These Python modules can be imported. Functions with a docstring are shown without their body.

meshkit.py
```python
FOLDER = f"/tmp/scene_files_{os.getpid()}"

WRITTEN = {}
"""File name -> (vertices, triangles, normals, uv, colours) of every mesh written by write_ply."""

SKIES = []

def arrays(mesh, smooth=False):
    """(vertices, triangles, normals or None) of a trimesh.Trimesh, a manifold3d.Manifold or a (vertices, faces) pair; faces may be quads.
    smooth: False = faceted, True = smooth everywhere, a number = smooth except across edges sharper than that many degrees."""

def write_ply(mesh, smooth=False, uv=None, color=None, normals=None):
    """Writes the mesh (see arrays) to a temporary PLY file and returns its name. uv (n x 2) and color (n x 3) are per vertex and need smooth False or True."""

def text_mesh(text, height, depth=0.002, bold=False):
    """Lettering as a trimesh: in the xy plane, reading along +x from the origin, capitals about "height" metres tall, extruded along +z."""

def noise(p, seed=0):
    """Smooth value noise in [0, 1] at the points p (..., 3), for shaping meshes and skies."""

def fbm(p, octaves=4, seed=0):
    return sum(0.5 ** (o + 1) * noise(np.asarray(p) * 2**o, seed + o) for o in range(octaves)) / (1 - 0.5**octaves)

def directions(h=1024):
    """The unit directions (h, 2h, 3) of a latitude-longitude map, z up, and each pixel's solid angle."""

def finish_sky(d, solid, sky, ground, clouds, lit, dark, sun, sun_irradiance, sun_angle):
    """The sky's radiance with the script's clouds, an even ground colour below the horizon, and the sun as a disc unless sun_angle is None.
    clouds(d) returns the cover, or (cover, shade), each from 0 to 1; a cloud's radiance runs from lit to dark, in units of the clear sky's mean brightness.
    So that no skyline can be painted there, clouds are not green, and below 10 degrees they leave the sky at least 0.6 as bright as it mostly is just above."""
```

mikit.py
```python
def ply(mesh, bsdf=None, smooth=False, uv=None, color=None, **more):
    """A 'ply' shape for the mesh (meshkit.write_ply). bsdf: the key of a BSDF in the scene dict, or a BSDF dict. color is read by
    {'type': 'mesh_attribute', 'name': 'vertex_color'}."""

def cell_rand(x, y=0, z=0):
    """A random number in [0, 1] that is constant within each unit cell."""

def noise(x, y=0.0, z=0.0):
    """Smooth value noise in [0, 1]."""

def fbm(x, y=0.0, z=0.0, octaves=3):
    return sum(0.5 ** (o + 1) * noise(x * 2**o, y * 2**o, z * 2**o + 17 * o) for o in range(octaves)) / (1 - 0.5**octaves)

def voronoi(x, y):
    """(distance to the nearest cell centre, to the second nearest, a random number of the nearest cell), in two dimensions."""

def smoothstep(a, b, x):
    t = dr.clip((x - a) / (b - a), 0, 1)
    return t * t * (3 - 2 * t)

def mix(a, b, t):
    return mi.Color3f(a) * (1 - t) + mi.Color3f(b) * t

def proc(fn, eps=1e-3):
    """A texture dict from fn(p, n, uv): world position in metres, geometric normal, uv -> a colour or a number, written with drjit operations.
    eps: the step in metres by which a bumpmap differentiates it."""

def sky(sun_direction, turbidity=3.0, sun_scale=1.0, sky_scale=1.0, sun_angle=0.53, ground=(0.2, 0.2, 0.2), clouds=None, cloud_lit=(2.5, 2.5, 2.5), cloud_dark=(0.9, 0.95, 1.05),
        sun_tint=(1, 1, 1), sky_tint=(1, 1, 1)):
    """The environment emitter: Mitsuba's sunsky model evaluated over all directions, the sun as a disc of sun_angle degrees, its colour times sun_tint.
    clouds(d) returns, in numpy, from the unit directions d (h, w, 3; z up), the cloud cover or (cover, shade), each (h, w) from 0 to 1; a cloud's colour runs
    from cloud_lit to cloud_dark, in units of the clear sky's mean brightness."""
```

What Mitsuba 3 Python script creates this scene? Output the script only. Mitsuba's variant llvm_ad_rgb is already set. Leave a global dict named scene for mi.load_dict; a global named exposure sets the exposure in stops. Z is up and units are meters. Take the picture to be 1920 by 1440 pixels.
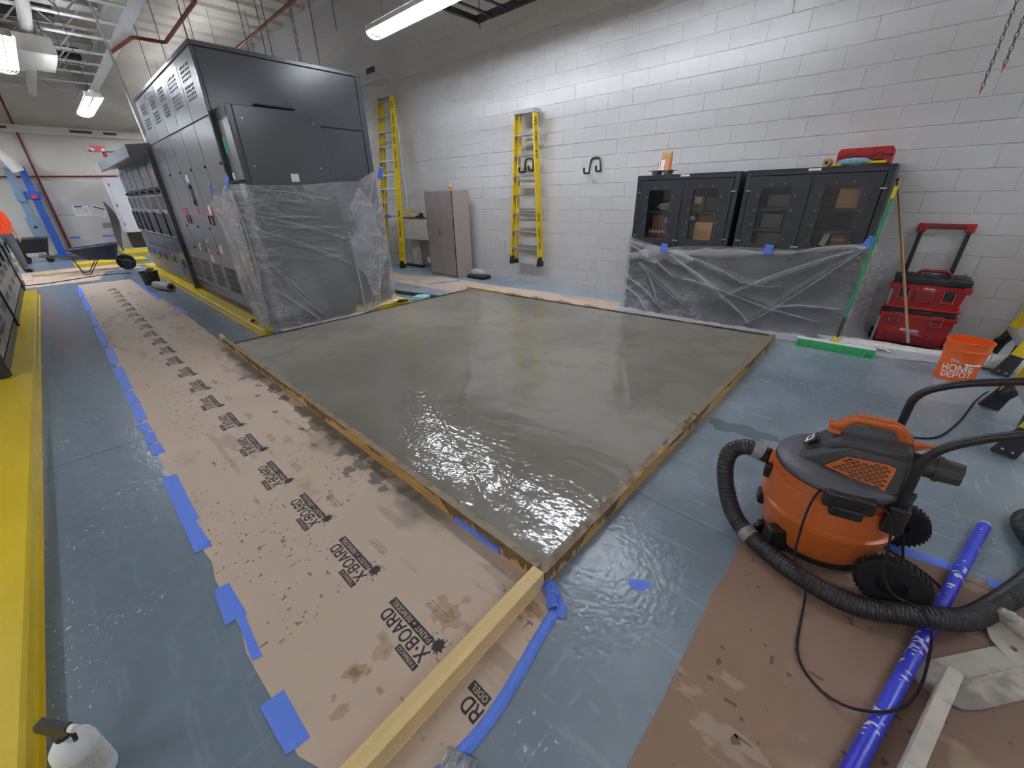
import math
import numpy as np
import trimesh, manifold3d
import shapely.geometry as sg
import shapely.affinity as sa
from shapely.ops import unary_union
import mitsuba as mi
import drjit as dr
import mikit, meshkit
from mikit import proc, noise, fbm, voronoi, cell_rand, smoothstep, mix
T = mi.ScalarTransform4f
PI = math.pi
scene = {'type': 'scene'}
labels = {}

# ---------------------------------------------------------------- camera
EYE = np.array([0.0, 0.0, 1.6])
FWD = np.array([-0.61700311, 0.66006547, -0.42850991])
UPV = np.array([-0.27812654, 0.32647376, 0.90336068])
scene['camera'] = {'type': 'perspective', 'fov': 104.53, 'fov_axis': 'x', 'near_clip': 0.05, 'far_clip': 200.0,
                   'to_world': T().look_at(origin=EYE.tolist(), target=(EYE + FWD).tolist(), up=UPV.tolist())}
exposure = 1.87
# ---------------------------------------------------------------- light: hanging twin-tube fluorescent fixtures (built further down)
TUBE_RADIANCE = (30.0, 32.0, 35.5)
#            x centre, y, z (tube height); the first three are in the photograph, the others continue their rows outside of it
FIXTURES = [(-5.86, 4.5, 4.0), (-14.1, 1.47, 3.6), (-11.75, 0.42, 3.9), (-2.75, 4.5, 4.0), (-15.5, 4.5, 4.0),
            (-7.5, -3.4, 3.9), (-13.0, -3.0, 3.9), (-18.6, -1.6, 3.9), (-17.5, -3.6, 3.9), (-19.6, 4.3, 4.0), (3.45, 4.5, 4.0), (2.2, -2.6, 3.9), (-2.6, -3.4, 3.9)]

# ---------------------------------------------------------------- helpers
used = set()


def uniq(k):
    if k not in used:
        used.add(k)
        return k
    n = 1
    while f'{k}_{n:03d}' in used:
        n += 1
    k = f'{k}_{n:03d}'
    used.add(k)
    return k


XF = np.eye(4)          # placement of the thing being built


def at(x=0, y=0, z=0, rz=0, rx=0, ry=0):
    """placement: rx, ry, then rz (degrees), then the move"""
    R = trimesh.transformations
    return R.translation_matrix([x, y, z]) @ R.rotation_matrix(math.radians(rz), [0, 0, 1]) @ R.rotation_matrix(math.radians(ry), [0, 1, 0]) @ R.rotation_matrix(math.radians(rx), [1, 0, 0])


def place(m=None):
    global XF
    XF = np.eye(4) if m is None else m


def thing(name, label, cat, group=None):
    k = uniq(name)
    labels[k] = {'label': label, 'category': cat}
    if group:
        labels[k]['group'] = group
    return k


def put(name, mesh, m, parent=None, smooth=False, label=None, kind=None, **kw):
    k = uniq(parent + '__' + name if parent else name)
    if isinstance(mesh, (list,)):
        mesh = join(*mesh)
    if hasattr(mesh, 'to_mesh'):
        a = mesh.to_mesh()
        mesh = trimesh.Trimesh(np.array(a.vert_properties[:, :3]), np.array(a.tri_verts), process=False)
    if XF is not None and not np.allclose(XF, np.eye(4)):
        mesh = mesh.copy()
        mesh.apply_transform(XF)
    scene[k] = mikit.ply(mesh, m, smooth, **kw)
    if label or kind:
        labels[k] = {}
        if label:
            labels[k]['label'] = label
        if kind:
            labels[k]['kind'] = kind
    return k


def one(name, mesh, m, label, cat, group=None, smooth=False, **kw):
    """a thing that is one mesh"""
    k = put(name, mesh, m, None, smooth, **kw)
    labels[k] = {'label': label, 'category': cat}
    if group:
        labels[k]['group'] = group
    return k


def struct(name, mesh, m, parent=None, smooth=False, label=None, **kw):
    k = put(name, mesh, m, parent, smooth, **kw)
    if not parent:
        labels[k] = {'kind': 'structure'}
    if label:
        labels.setdefault(k, {})['label'] = label
    return k


def copy_of(key, mat4, parent, name, m=None):
    """an entry that shares another entry's ply file"""
    k = uniq(parent + '__' + name if parent else name)
    d = dict(scene[key])
    d['to_world'] = T(np.asarray(mat4).tolist())
    if m:
        d['bsdf'] = {'type': 'ref', 'id': m}
    scene[k] = d
    return k


def join(*ms):
    out = []
    for a in ms:
        if isinstance(a, (list, tuple)):
            out += list(a)
        else:
            out.append(a)
    return trimesh.util.concatenate(out)


def TM(v, f):
    return trimesh.Trimesh(np.asarray(v, float), np.asarray(f, int), process=False)


_signs = np.array([[x, y, z] for x in (-1, 1) for y in (-1, 1) for z in (-1, 1)], float)
_cham = None


def box(x0, x1, y0, y1, z0, z1, b=0.0):
    """a box, its edges chamfered by b"""
    global _cham
    lo, hi = np.array([min(x0, x1), min(y0, y1), min(z0, z1)], float), np.array([max(x0, x1), max(y0, y1), max(z0, z1)], float)
    c, h = (lo + hi) / 2, (hi - lo) / 2
    if b <= 0:
        m = trimesh.creation.box(extents=h * 2)
        m.apply_translation(c)
        return m
    if _cham is None:
        pts = np.vstack([_signs * (1 - 0.2 * (np.arange(3) != k)) for k in range(3)])
        hull = trimesh.convex.convex_hull(pts)
        # remember, per hull vertex, its signs and which axis is at full extent
        v = np.array(hull.vertices)
        _cham = (np.sign(v), np.abs(v) > 0.99, np.array(hull.faces))
    s, full, f = _cham
    b = min(b, 0.49 * h.min())
    return TM(c + s * np.where(full, h, h - b), f)


def rbox(x0, x1, y0, y1, z0, z1, r=0.01, n=3):
    """a box with rounded edges"""
    cs = []
    s = manifold3d.Manifold.sphere(r, 4 * n)
    for x in (x0 + r, x1 - r):
        for y in (y0 + r, y1 - r):
            for z in (z0 + r, z1 - r):
                cs.append(s.translate([x, y, z]))
    return man(manifold3d.Manifold.batch_hull(cs))


def man(M):
    a = M.to_mesh()
    return TM(a.vert_properties[:, :3], a.tri_verts)


def mf(mesh):
    mesh = mesh.copy()
    mesh.merge_vertices()
    return manifold3d.Manifold(manifold3d.Mesh(np.asarray(mesh.vertices, np.float32), np.asarray(mesh.faces, np.uint32)))


def hull(*pts):
    return trimesh.convex.convex_hull(np.vstack([np.asarray(p, float).reshape(-1, 3) for p in pts]))


def frames(p):
    p = np.asarray(p, float)
    t = np.gradient(p, axis=0)
    t /= np.linalg.norm(t, axis=1, keepdims=True) + 1e-12
    a = np.cross(t[0], [0, 0, 1.0] if abs(t[0][2]) < 0.9 else [1.0, 0, 0])
    a /= np.linalg.norm(a)
    A = []
    for k in range(len(p)):
        a = a - t[k] * np.dot(a, t[k])
        a /= np.linalg.norm(a) + 1e-12
        A.append(a)
    A = np.array(A)
    return p, t, A, np.cross(t, A)


def tube(path, r, n=10, cap=True, sx=1.0, sy=1.0):
    """a round (or oval) bar along a polyline, r one radius or one per point"""
    p, t, A, B = frames(path)
    r = np.broadcast_to(np.asarray(r, float), (len(p),))
    ang = np.arange(n) * 2 * PI / n
    v = p[:, None] + r[:, None, None] * (np.cos(ang)[None, :, None] * A[:, None] * sx + np.sin(ang)[None, :, None] * B[:, None] * sy)
    v = v.reshape(-1, 3)
    i, j = np.meshgrid(np.arange(len(p) - 1), np.arange(n), indexing='ij')
    q = np.stack([i * n + j, i * n + (j + 1) % n, (i + 1) * n + (j + 1) % n, (i + 1) * n + j], -1).reshape(-1, 4)
    f = np.vstack([q[:, [0, 1, 2]], q[:, [0, 2, 3]]])
    if cap:
        k = len(v)
        v = np.vstack([v, p[0], p[-1]])
        j = np.arange(n)
        e = (len(p) - 1) * n
        f = np.vstack([f, np.stack([np.full(n, k), (j + 1) % n, j], 1), np.stack([np.full(n, k + 1), e + j, e + (j + 1) % n], 1)])
    return TM(v, f)


def cyl(a, b, r, n=12, r2=None):
    return tube([a, b], [r, r if r2 is None else r2], n)


def spline(pts, n=40):
    from scipy.interpolate import CubicSpline
    pts = np.asarray(pts, float)
    d = np.r_[0, np.cumsum(np.linalg.norm(np.diff(pts, axis=0), axis=1) ** 0.7)]
    return CubicSpline(d, pts)(np.linspace(0, d[-1], n))


def bend(pts, r, n=6):
    """a polyline with its inner corners rounded by r"""
    pts = [np.asarray(p, float) for p in pts]
    out = [pts[0]]
    for a, b, c in zip(pts, pts[1:], pts[2:]):
        u, w = (a - b), (c - b)
        rr = min(r, 0.48 * np.linalg.norm(u), 0.48 * np.linalg.norm(w))
        p, q = b + u / np.linalg.norm(u) * rr, b + w / np.linalg.norm(w) * rr
        for s in np.linspace(0, 1, n):
            out.append((1 - s) ** 2 * p + 2 * s * (1 - s) * b + s * s * q)
    out.append(pts[-1])
    return np.array(out)


def lathe(prof, n=32, cap=False):
    """(radius, height) pairs turned about z"""
    prof = np.asarray(prof, float)
    ang = np.arange(n) * 2 * PI / n
    v = np.stack([prof[:, None, 0] * np.cos(ang), prof[:, None, 0] * np.sin(ang), np.repeat(prof[:, 1:2], n, 1)], -1).reshape(-1, 3)
    i, j = np.meshgrid(np.arange(len(prof) - 1), np.arange(n), indexing='ij')
    q = np.stack([i * n + j, i * n + (j + 1) % n, (i + 1) * n + (j + 1) % n, (i + 1) * n + j], -1).reshape(-1, 4)
    m = TM(v, np.vstack([q[:, [0, 1, 2]], q[:, [0, 2, 3]]]))
    m.remove_unreferenced_vertices()
    return m


def prism(poly, h, axis='z', at0=0.0):
    """a polygon of (u, v) pairs (or a shapely polygon) pushed by h: axis z: (x, y), axis y: (x, z), axis x: (y, z)"""
    if not hasattr(poly, 'exterior'):
        poly = sg.Polygon(poly)
    m = trimesh.creation.extrude_polygon(poly, abs(h), engine='earcut')
    v = np.array(m.vertices)
    v[:, 2] += at0 + min(h, 0)
    f = np.array(m.faces)
    if axis == 'y':
        v, f = v[:, [0, 2, 1]], f[:, ::-1]
    if axis == 'x':
        v = v[:, [2, 0, 1]]
    return TM(v, f)


def rrect(x0, x1, y0, y1, r, n=4):
    return sg.box(x0 + r, y0 + r, x1 - r, y1 - r).buffer(r, quad_segs=n)


def grid(fn, nu, nv):
    """fn(u, v) -> (n, 3) on the unit square, as a sheet"""
    u, v = np.meshgrid(np.linspace(0, 1, nu), np.linspace(0, 1, nv), indexing='ij')
    p = fn(u.ravel(), v.ravel())
    i, j = np.meshgrid(np.arange(nu - 1), np.arange(nv - 1), indexing='ij')
    a = (i * nv + j).ravel()
    return TM(p, np.vstack([np.stack([a, a + nv, a + nv + 1], 1), np.stack([a, a + nv + 1, a + 1], 1)]))


def shell(m, t):
    """a sheet given a thickness"""
    n = np.array(m.vertex_normals)
    v, f = np.array(m.vertices), np.array(m.faces)
    e = np.sort(m.edges, axis=1)
    un, ix, ct = np.unique(e, axis=0, return_index=True, return_counts=True)
    be = m.edges[ix[ct == 1]]
    k = len(v)
    side = np.vstack([np.stack([be[:, 1], be[:, 0], be[:, 0] + k], 1), np.stack([be[:, 1], be[:, 0] + k, be[:, 1] + k], 1)])
    return TM(np.vstack([v, v - n * t]), np.vstack([f, f[:, ::-1] + k, side]))


def moved(m, M):
    m = m.copy()
    m.apply_transform(M)
    return m


# ---------------------------------------------------------------- materials
def lin(*c):
    c = np.array(c, float) / 255
    return tuple(float(x) for x in np.where(c < 0.04045, c / 12.92, ((c + 0.055) / 1.055) ** 2.4))


def rgb(*c):
    return {'type': 'rgb', 'value': list(lin(*c))}


def mat(name, c, rough=0.5, metal=0.0, spec=0.5, bump=None, bscale=1.0, **kw):
    d = {'type': 'principled', 'base_color': c if isinstance(c, dict) else rgb(*c), 'roughness': rough, 'metallic': metal, 'specular': spec, **kw}
    if bump is not None:
        d = {'type': 'bumpmap', 'arbitrary': bump, 'scale': bscale, 'nested': d}
    scene[name] = {'type': 'twosided', 'bsdf': d}
    return name


def vcol(name, rough=0.5, **kw):
    return mat(name, {'type': 'mesh_attribute', 'name': 'vertex_color'}, rough, **kw)


# plain ones
mat('m_dark_gear', (76, 80, 85), 0.21)
mat('m_gear_light', (120, 124, 130), 0.28)
mat('m_gear_black', (34, 35, 38), 0.4)
mat('m_black', (22, 22, 24), 0.45)
mat('m_rubber', (28, 28, 30), 0.75, spec=0.3)
mat('m_hose', (36, 36, 38), 0.42)
mat('m_charcoal', (62, 63, 69), 0.42)
mat('m_charcoal_dark', (50, 50, 54), 0.5)
mat('m_cabinet', (38, 40, 47), 0.40)
mat('m_inside', (20, 20, 23), 0.7)
mat('m_white_metal', (222, 222, 222), 0.35)
mat('m_white', (232, 232, 230), 0.6)
mat('m_chrome', (200, 200, 205), 0.2, metal=1.0)
mat('m_alu', (186, 188, 192), 0.35, metal=0.7)
mat('m_steel_dark', (70, 68, 66), 0.5, metal=0.4)
mat('m_orange', (198, 102, 46), 0.34)
mat('m_orange_bucket', (242, 104, 34), 0.35)
mat('m_orange_vest', (255, 84, 40), 0.8)
mat('m_red', (164, 32, 32), 0.4)
mat('m_red_dark', (122, 28, 30), 0.45)
mat('m_red_pipe', (120, 40, 36), 0.5)
mat('m_yellow', (226, 196, 26), 0.4)
mat('m_tape', (98, 134, 232), 0.55)
mat('m_blue_steel', (42, 88, 176), 0.45)
mat('m_grey_blue', (124, 150, 172), 0.45)
mat('m_green', (34, 148, 84), 0.45)
mat('m_green_sticker', (70, 190, 140), 0.6)
mat('m_taupe', (150, 139, 134), 0.45)
mat('m_taupe_light', (168, 155, 148), 0.45)
mat('m_carton', (188, 146, 100), 0.8)
mat('m_carton_dark', (140, 104, 74), 0.8)
mat('m_paper_white', (232, 232, 232), 0.7)
mat('m_ink', (52, 48, 50), 0.8)
mat('m_ink_grey', (126, 114, 106), 0.85)
mat('m_print_brown', (128, 92, 62), 0.8)
mat('m_far_white', (226, 226, 232), 0.5)
mat('m_pipe_white', (212, 208, 200), 0.5)
mat('m_beam', (205, 203, 198), 0.6)
mat('m_deck', (176, 168, 156), 0.8)
mat('m_dark_void', (44, 42, 40), 0.8)
mat('m_skin', (196, 150, 124), 0.6)
mat('m_denim', (96, 98, 104), 0.85)
mat('m_cloth_dark', (60, 62, 66), 0.85)
mat('m_salmon', (224, 150, 110), 0.6)
mat('m_teal_cloth', (150, 196, 210), 0.8)
mat('m_tan', (176, 140, 92), 0.55)
mat('m_grey_steel', (150, 148, 144), 0.45, metal=0.3)
mat('m_label_red', (206, 60, 58), 0.5)
mat('m_lid_grey', (88, 88, 96), 0.45)
mat('m_bottle', (226, 230, 232), 0.35)
mat('m_duct_tape', (150, 150, 156), 0.35, metal=0.3)
scene['m_glass'] = {'type': 'thindielectric', 'int_ior': 1.49}
# ================================================================ the setting
XL, XR, YB, YW, ZC = -21.9, 6.0, -6.2, 6.3, 6.1


def f_floor(p, n, uv):
    a = fbm(p.x * 0.9, p.y * 0.9, 3.1, 4)
    work = smoothstep(0.3, 2.4, p.y + 0.25 * p.x + 1.4)         # trodden, dusty side by the pour
    dust = (.35 + .65 * smoothstep(0.35, 0.7, fbm(p.x * 1.7 + 40, p.y * 1.2, 0, 4))) * work
    w = fbm(p.x * 1.5, p.y * 1.5)
    scuff = smoothstep(0.66, 0.80, fbm(p.x * 5 + 9 * w, p.y * 34.0, 2.0, 3)) + smoothstep(0.68, 0.82, fbm(p.x * 40.0, p.y * 7.0 + 6 * w, 8.0, 3))
    fine = fbm(p.x * 30, p.y * 30, 5, 2)
    chips = smoothstep(0.90, 0.92, noise(p.x * 90, p.y * 90)) * smoothstep(0.70, 0.78, noise(p.x * 4, p.y * 4))
    c = mix(lin(98, 112, 126), lin(114, 129, 142), .6 * a + .4 * fine)
    c = mix(c, lin(172, 186, 194), dr.minimum(.48 * dust + (.04 + .14 * work) * dr.minimum(scuff, 1), .75))
    return mix(c, lin(204, 212, 216), 0.6 * chips)


def f_floor_bump(p, n, uv):
    return noise(p.x * 70, p.y * 70) + 0.6 * noise(p.x * 26, p.y * 26)


mat('m_floor', proc(f_floor), 0.26, spec=0.45, bump=proc(f_floor_bump, 2e-3), bscale=0.0010)


def f_wall(p, n, uv):
    a = fbm(p.x * 0.7 + p.y * 0.7, p.z * 0.7, 0, 3)
    return mix(lin(199, 197, 197), lin(209, 207, 207), a)


mat('m_wall', proc(f_wall), 0.42, spec=0.4)
mat('m_wall_far', (214, 208, 198), 0.6)

# floor slabs between saw-cut joints, over a base
fl = struct('floor', box(XL - .2, XR + .2, YB - .2, YW + .2, -0.30, -0.012), 'm_dark_void')
JX, JY = [XL - .2, -16.0, -9.9, -3.765, 2.4, XR + .2], [YB - .2, -4.3, 1.838, YW + .2]
g = 0.0022
for x0, x1 in zip(JX, JX[1:]):
    for y0, y1 in zip(JY, JY[1:]):
        struct('slab_panel', box(x0 + g, x1 - g, y0 + g, y1 - g, -0.05, 0.0), 'm_floor', fl)

# block wall behind the ladders and cabinets: every block its own piece, joints set back
wr = struct('wall_right', box(XL - .2, XR + .2, YW + 0.006, YW + .25, -0.05, ZC + .3), 'm_wall')
BW, BH = 0.406, 0.2
rng = np.random.default_rng(5)
blocks = []
for k in range(-1, 32):
    z0 = 0.16 + BH * k
    if z0 > ZC:
        break
    xo = 0.07 if k % 2 == 0 else -0.14
    for i in range(-60, 14):
        x0 = xo + BW * i
        if x0 < XL or x0 + BW > XR:
            continue
        c = np.array([x0 + BW / 2, YW, z0 + BH / 2])
        q = c - EYE
        depth = q @ FWD
        r = np.cross(FWD, UPV)
        u, v = 960 + 743 * (q @ r) / max(depth, .1), 720 - 743 * (q @ UPV) / max(depth, .1)
        seen = depth > .5 and -60 < u < 1980 and -60 < v < 1500
        hidden = (-9.0 < c[0] < -6.9 and c[2] < 1.6) or (-2.75 < c[0] < 0.0 and c[2] < 1.7)   # behind the cabinets
        blocks.append((not seen or hidden, np.linalg.norm(q), x0, z0))
blocks.sort()
variants = []
for k in range(4):
    j = rng.normal(0, 0.0012, 3)
    variants.append(struct('block', box(0.0025, BW - 0.0025, YW - 0.001 + j[0], YW + .02, 0.0022, BH - 0.0022, 0.0035), 'm_wall', wr) if False else
                    box(0.0008, BW - 0.0008, YW - 0.0006 + .6 * abs(j[0]), YW + .02, 0.0016, BH - 0.0016, 0.003))
vk = [None] * 4
n = 0
rest = []
for un, d, x0, z0 in blocks:
    k = int(rng.integers(4))
    zc = max(z0, -0.02)
    if n < 300 and not un and z0 > 0:
        M = np.eye(4)
        M[0, 3], M[2, 3] = x0, z0
        if vk[k] is None:
            key = uniq(wr + '__block')
            scene[key] = mikit.ply(variants[k], 'm_wall')
            vk[k] = dict(scene[key])
        else:
            key = uniq(wr + '__block')
            scene[key] = dict(vk[k])
        scene[key]['to_world'] = T(M.tolist())
        n += 1
    else:
        m = variants[k].copy()
        m.apply_translation([x0, 0, z0])
        rest.append(m)
put('far_block', join(rest), 'm_wall', wr, kind='stuff')

# the other walls and the deck
wf = struct('wall_far', box(XL - .25, XL, YB - .2, YW + .25, -0.05, ZC + .3), 'm_wall_far')
for y0, y1 in ((-6.2, -3.6), (-3.58, -1.15), (-1.13, 1.72), (1.74, 3.9), (3.92, 6.3)):
    struct('wall_panel', box(XL - .05, XL + .012, y0, y1, 0, 5.2, 0.004), 'm_wall_far', wf)
struct('wall_left', box(XL - .2, XR + .2, YB - .25, YB, -0.05, ZC + .3), 'm_wall')
struct('wall_back', box(XR, XR + .25, YB - .2, YW + .25, -0.05, ZC + .3), 'm_wall')
ce = struct('ceiling', box(XL - .2, XR + .2, YB - .2, YW + .2, ZC + 0.02, ZC + .3), 'm_deck')
x = XL
while x < XR:
    struct('deck_rib', prism([(x, ZC + .03), (x + .08, ZC - .05), (x + .56, ZC - .05), (x + .64, ZC + .03)], YW - YB, 'y', YB), 'm_deck', ce)
    x += 0.76
# steel of the roof: a girder along the room, joists across it
GY = 2.5
ibeam = lambda w, h, t: unary_union([sg.box(-w / 2, 0, w / 2, t), sg.box(-w / 2, h - t, w / 2, h), sg.box(-t / 2, 0, t / 2, h)])
gd = one('roof_girder', prism(sa.translate(ibeam(.24, .5, .025), GY, 5.05), XR - XL, 'x', XL), 'm_beam', 'pale grey steel girder running along under the roof deck above the tall switchgear', 'beam')
for i, x in enumerate((-21.4, -19.9, -18.4, -17.2, -16.0, -14.6, -13.3, -12.1, -10.6)):
    parts_mesh = [prism(sa.translate(sg.box(-.09, 0, .09, .022), x, 4.98), GY - YB - .15, 'y', YB), prism(sa.translate(sg.box(-.07, .46, .07, .482), x, 4.98), GY - YB - .15, 'y', YB)]
    t = thing('roof_joist', ['', ''][0] + f'pale grey steel roof joist across the bay', 'beam', 'steel joists under the roof')
    labels[t]['label'] = ('last', 'eighth', 'seventh', 'sixth', 'fifth', 'fourth', 'third', 'second', 'first')[i] + ' pale grey steel roof joist, counted from the switchgear towards the far wall'
    put('bottom_chord', parts_mesh[0], 'm_beam', t)
    put('top_chord', parts_mesh[1], 'm_beam', t)
    web = []
    yy = YB + .2
    up = True
    while yy < GY - .6:
        a, b = (x, yy, 5.0 if up else 5.45), (x, yy + .42, 5.45 if up else 5.0)
        web.append(cyl(a, b, .018, 6))
        up = not up
        yy += .42
    put('web_bar', web, 'm_beam', t, kind='stuff')


def along(name, path, r, m, label, cat, n=10, group=None):
    return one(name, tube(path, r, n), m, label, cat, group, smooth=40)
# ================================================================ hanging fluorescent fixtures
mat('m_lamp_white', (240, 240, 240), 0.4)
FL = 2.44
tube_m = [cyl((-1.20, s * .055, 0), (-0.01, s * .055, 0), .016, 8) for s in (-1, 1)] + [cyl((0.01, s * .055, 0), (1.20, s * .055, 0), .016, 8) for s in (-1, 1)]
hood = [prism([(sy * .152, -.032), (sy * .156, -.028), (sy * .092, .062), (sy * .087, .060)], FL, 'x', -FL / 2) for sy in (-1, 1)]
for h_ in hood:
    trimesh.repair.fix_normals(h_)
ballast = box(-FL / 2, FL / 2, -.036, .036, .045, .105, .006)
ends = [box(s * FL / 2 - .012, s * FL / 2 + .012, -.13, .13, -.03, .06, .003) for s in (-1, 1)]
guard = []
for i in range(9):
    x = -1.18 + i * .295
    a = np.linspace(-PI, 0, 9)
    guard.append(tube(np.c_[np.full(9, x), .14 * np.cos(a), -.035 + .055 * np.sin(a)], .004, 5))
for y, z in ((-.13, -.06), (-.06, -.087), (.06, -.087), (.13, -.06)):
    guard.append(cyl((-1.2, y, z), (1.2, y, z), .004, 5))
endguard = [tube(np.c_[np.full(9, 1.215), r * np.cos(np.linspace(-PI, 0, 9)), -.03 + .5 * r * np.sin(np.linspace(-PI, 0, 9))], .004, 5) for r in (.05, .09, .13)]
where = ['nearest lit fluorescent fixture hanging before the block wall', 'lit fluorescent fixture hanging far off above the low switchgear', 'lit fluorescent fixture cut by the frame edge under the roof joists']
for i, (x, y, z) in enumerate(FIXTURES):
    t = thing('fluorescent_fixture', where[i] if i < 3 else 'lit fluorescent fixture outside the frame', 'ceiling light', None if i < 3 else 'fixtures outside the frame')
    place(at(x, y, z))
    for m in tube_m:
        k = put('tube', m, 'm_lamp_white', t)
        scene[k]['emitter'] = {'type': 'area', 'radiance': {'type': 'rgb', 'value': [c_ * (.78 if i == 3 else 1.0) for c_ in TUBE_RADIANCE]}}
    for h_ in hood:
        put('reflector', h_, 'm_lamp_white', t)
    put('ballast_box', ballast, 'm_lamp_white', t)
    for e in ends:
        put('end_plate', e, 'm_lamp_white', t)
    put('wire_guard', guard + endguard + [moved(e, np.diag([-1, 1, 1, 1.0])) for e in endguard], 'm_lamp_white', t)
    for s in (-1, 1):
        put('hanger', cyl((s * .9, 0, .11), (s * .9, 0, 6.125 - z), .004, 6), 'm_steel_dark', t)
    place()
# ================================================================ yellow kerbs, switchgear
def f_yellow(p, n, uv):
    a = fbm(p.x * 1.1, p.y * 2.5, p.z * 2, 4)
    worn = smoothstep(0.66, 0.75, fbm(p.x * 6, p.y * 6, p.z * 6, 3))
    return mix(mix(lin(206, 176, 30), lin(232, 202, 40), a), lin(214, 200, 110), 0.25 * worn)


mat('m_kerb', proc(f_yellow), 0.33, spec=0.4)
pad_poly = sg.box(-12.25, -4.6, 0.6, -0.57).union(sg.box(-12.25, -4.6, -5.9, -0.57))
k = one('yellow_kerb', [box(-12.25, 1.5, -4.6, -0.575, 0, 0.1, 0.012)], 'm_kerb', 'yellow painted concrete pad edge along the near end of the aisle', 'kerb')
put('skirt_line', box(-12.25, 1.5, -0.576, -0.562, 0, 0.012), 'm_kerb', k)
k = one('yellow_kerb', [box(-15.1, -5.68, 1.42, 3.62, 0, 0.1, 0.012)], 'm_kerb', 'yellow painted concrete pad under the tall grey switchgear', 'kerb')
put('skirt_line', box(-15.1, -5.68, 1.41, 1.421, 0, 0.012), 'm_kerb', k)


def slots(x0, x1, z0, z1, nx, nz, y, w, h, r=0.6):
    """rows of pressed louvre slots on a front that faces -y"""
    out = []
    for i in range(nx):
        for j in range(nz):
            cx, cz = x0 + (x1 - x0) * (i + .5) / nx, z0 + (z1 - z0) * (j + .5) / nz
            out.append(box(cx - w / 2, cx + w / 2, y - .004, y + .004, cz - h / 2, cz + h / 2))
    return out


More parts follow.
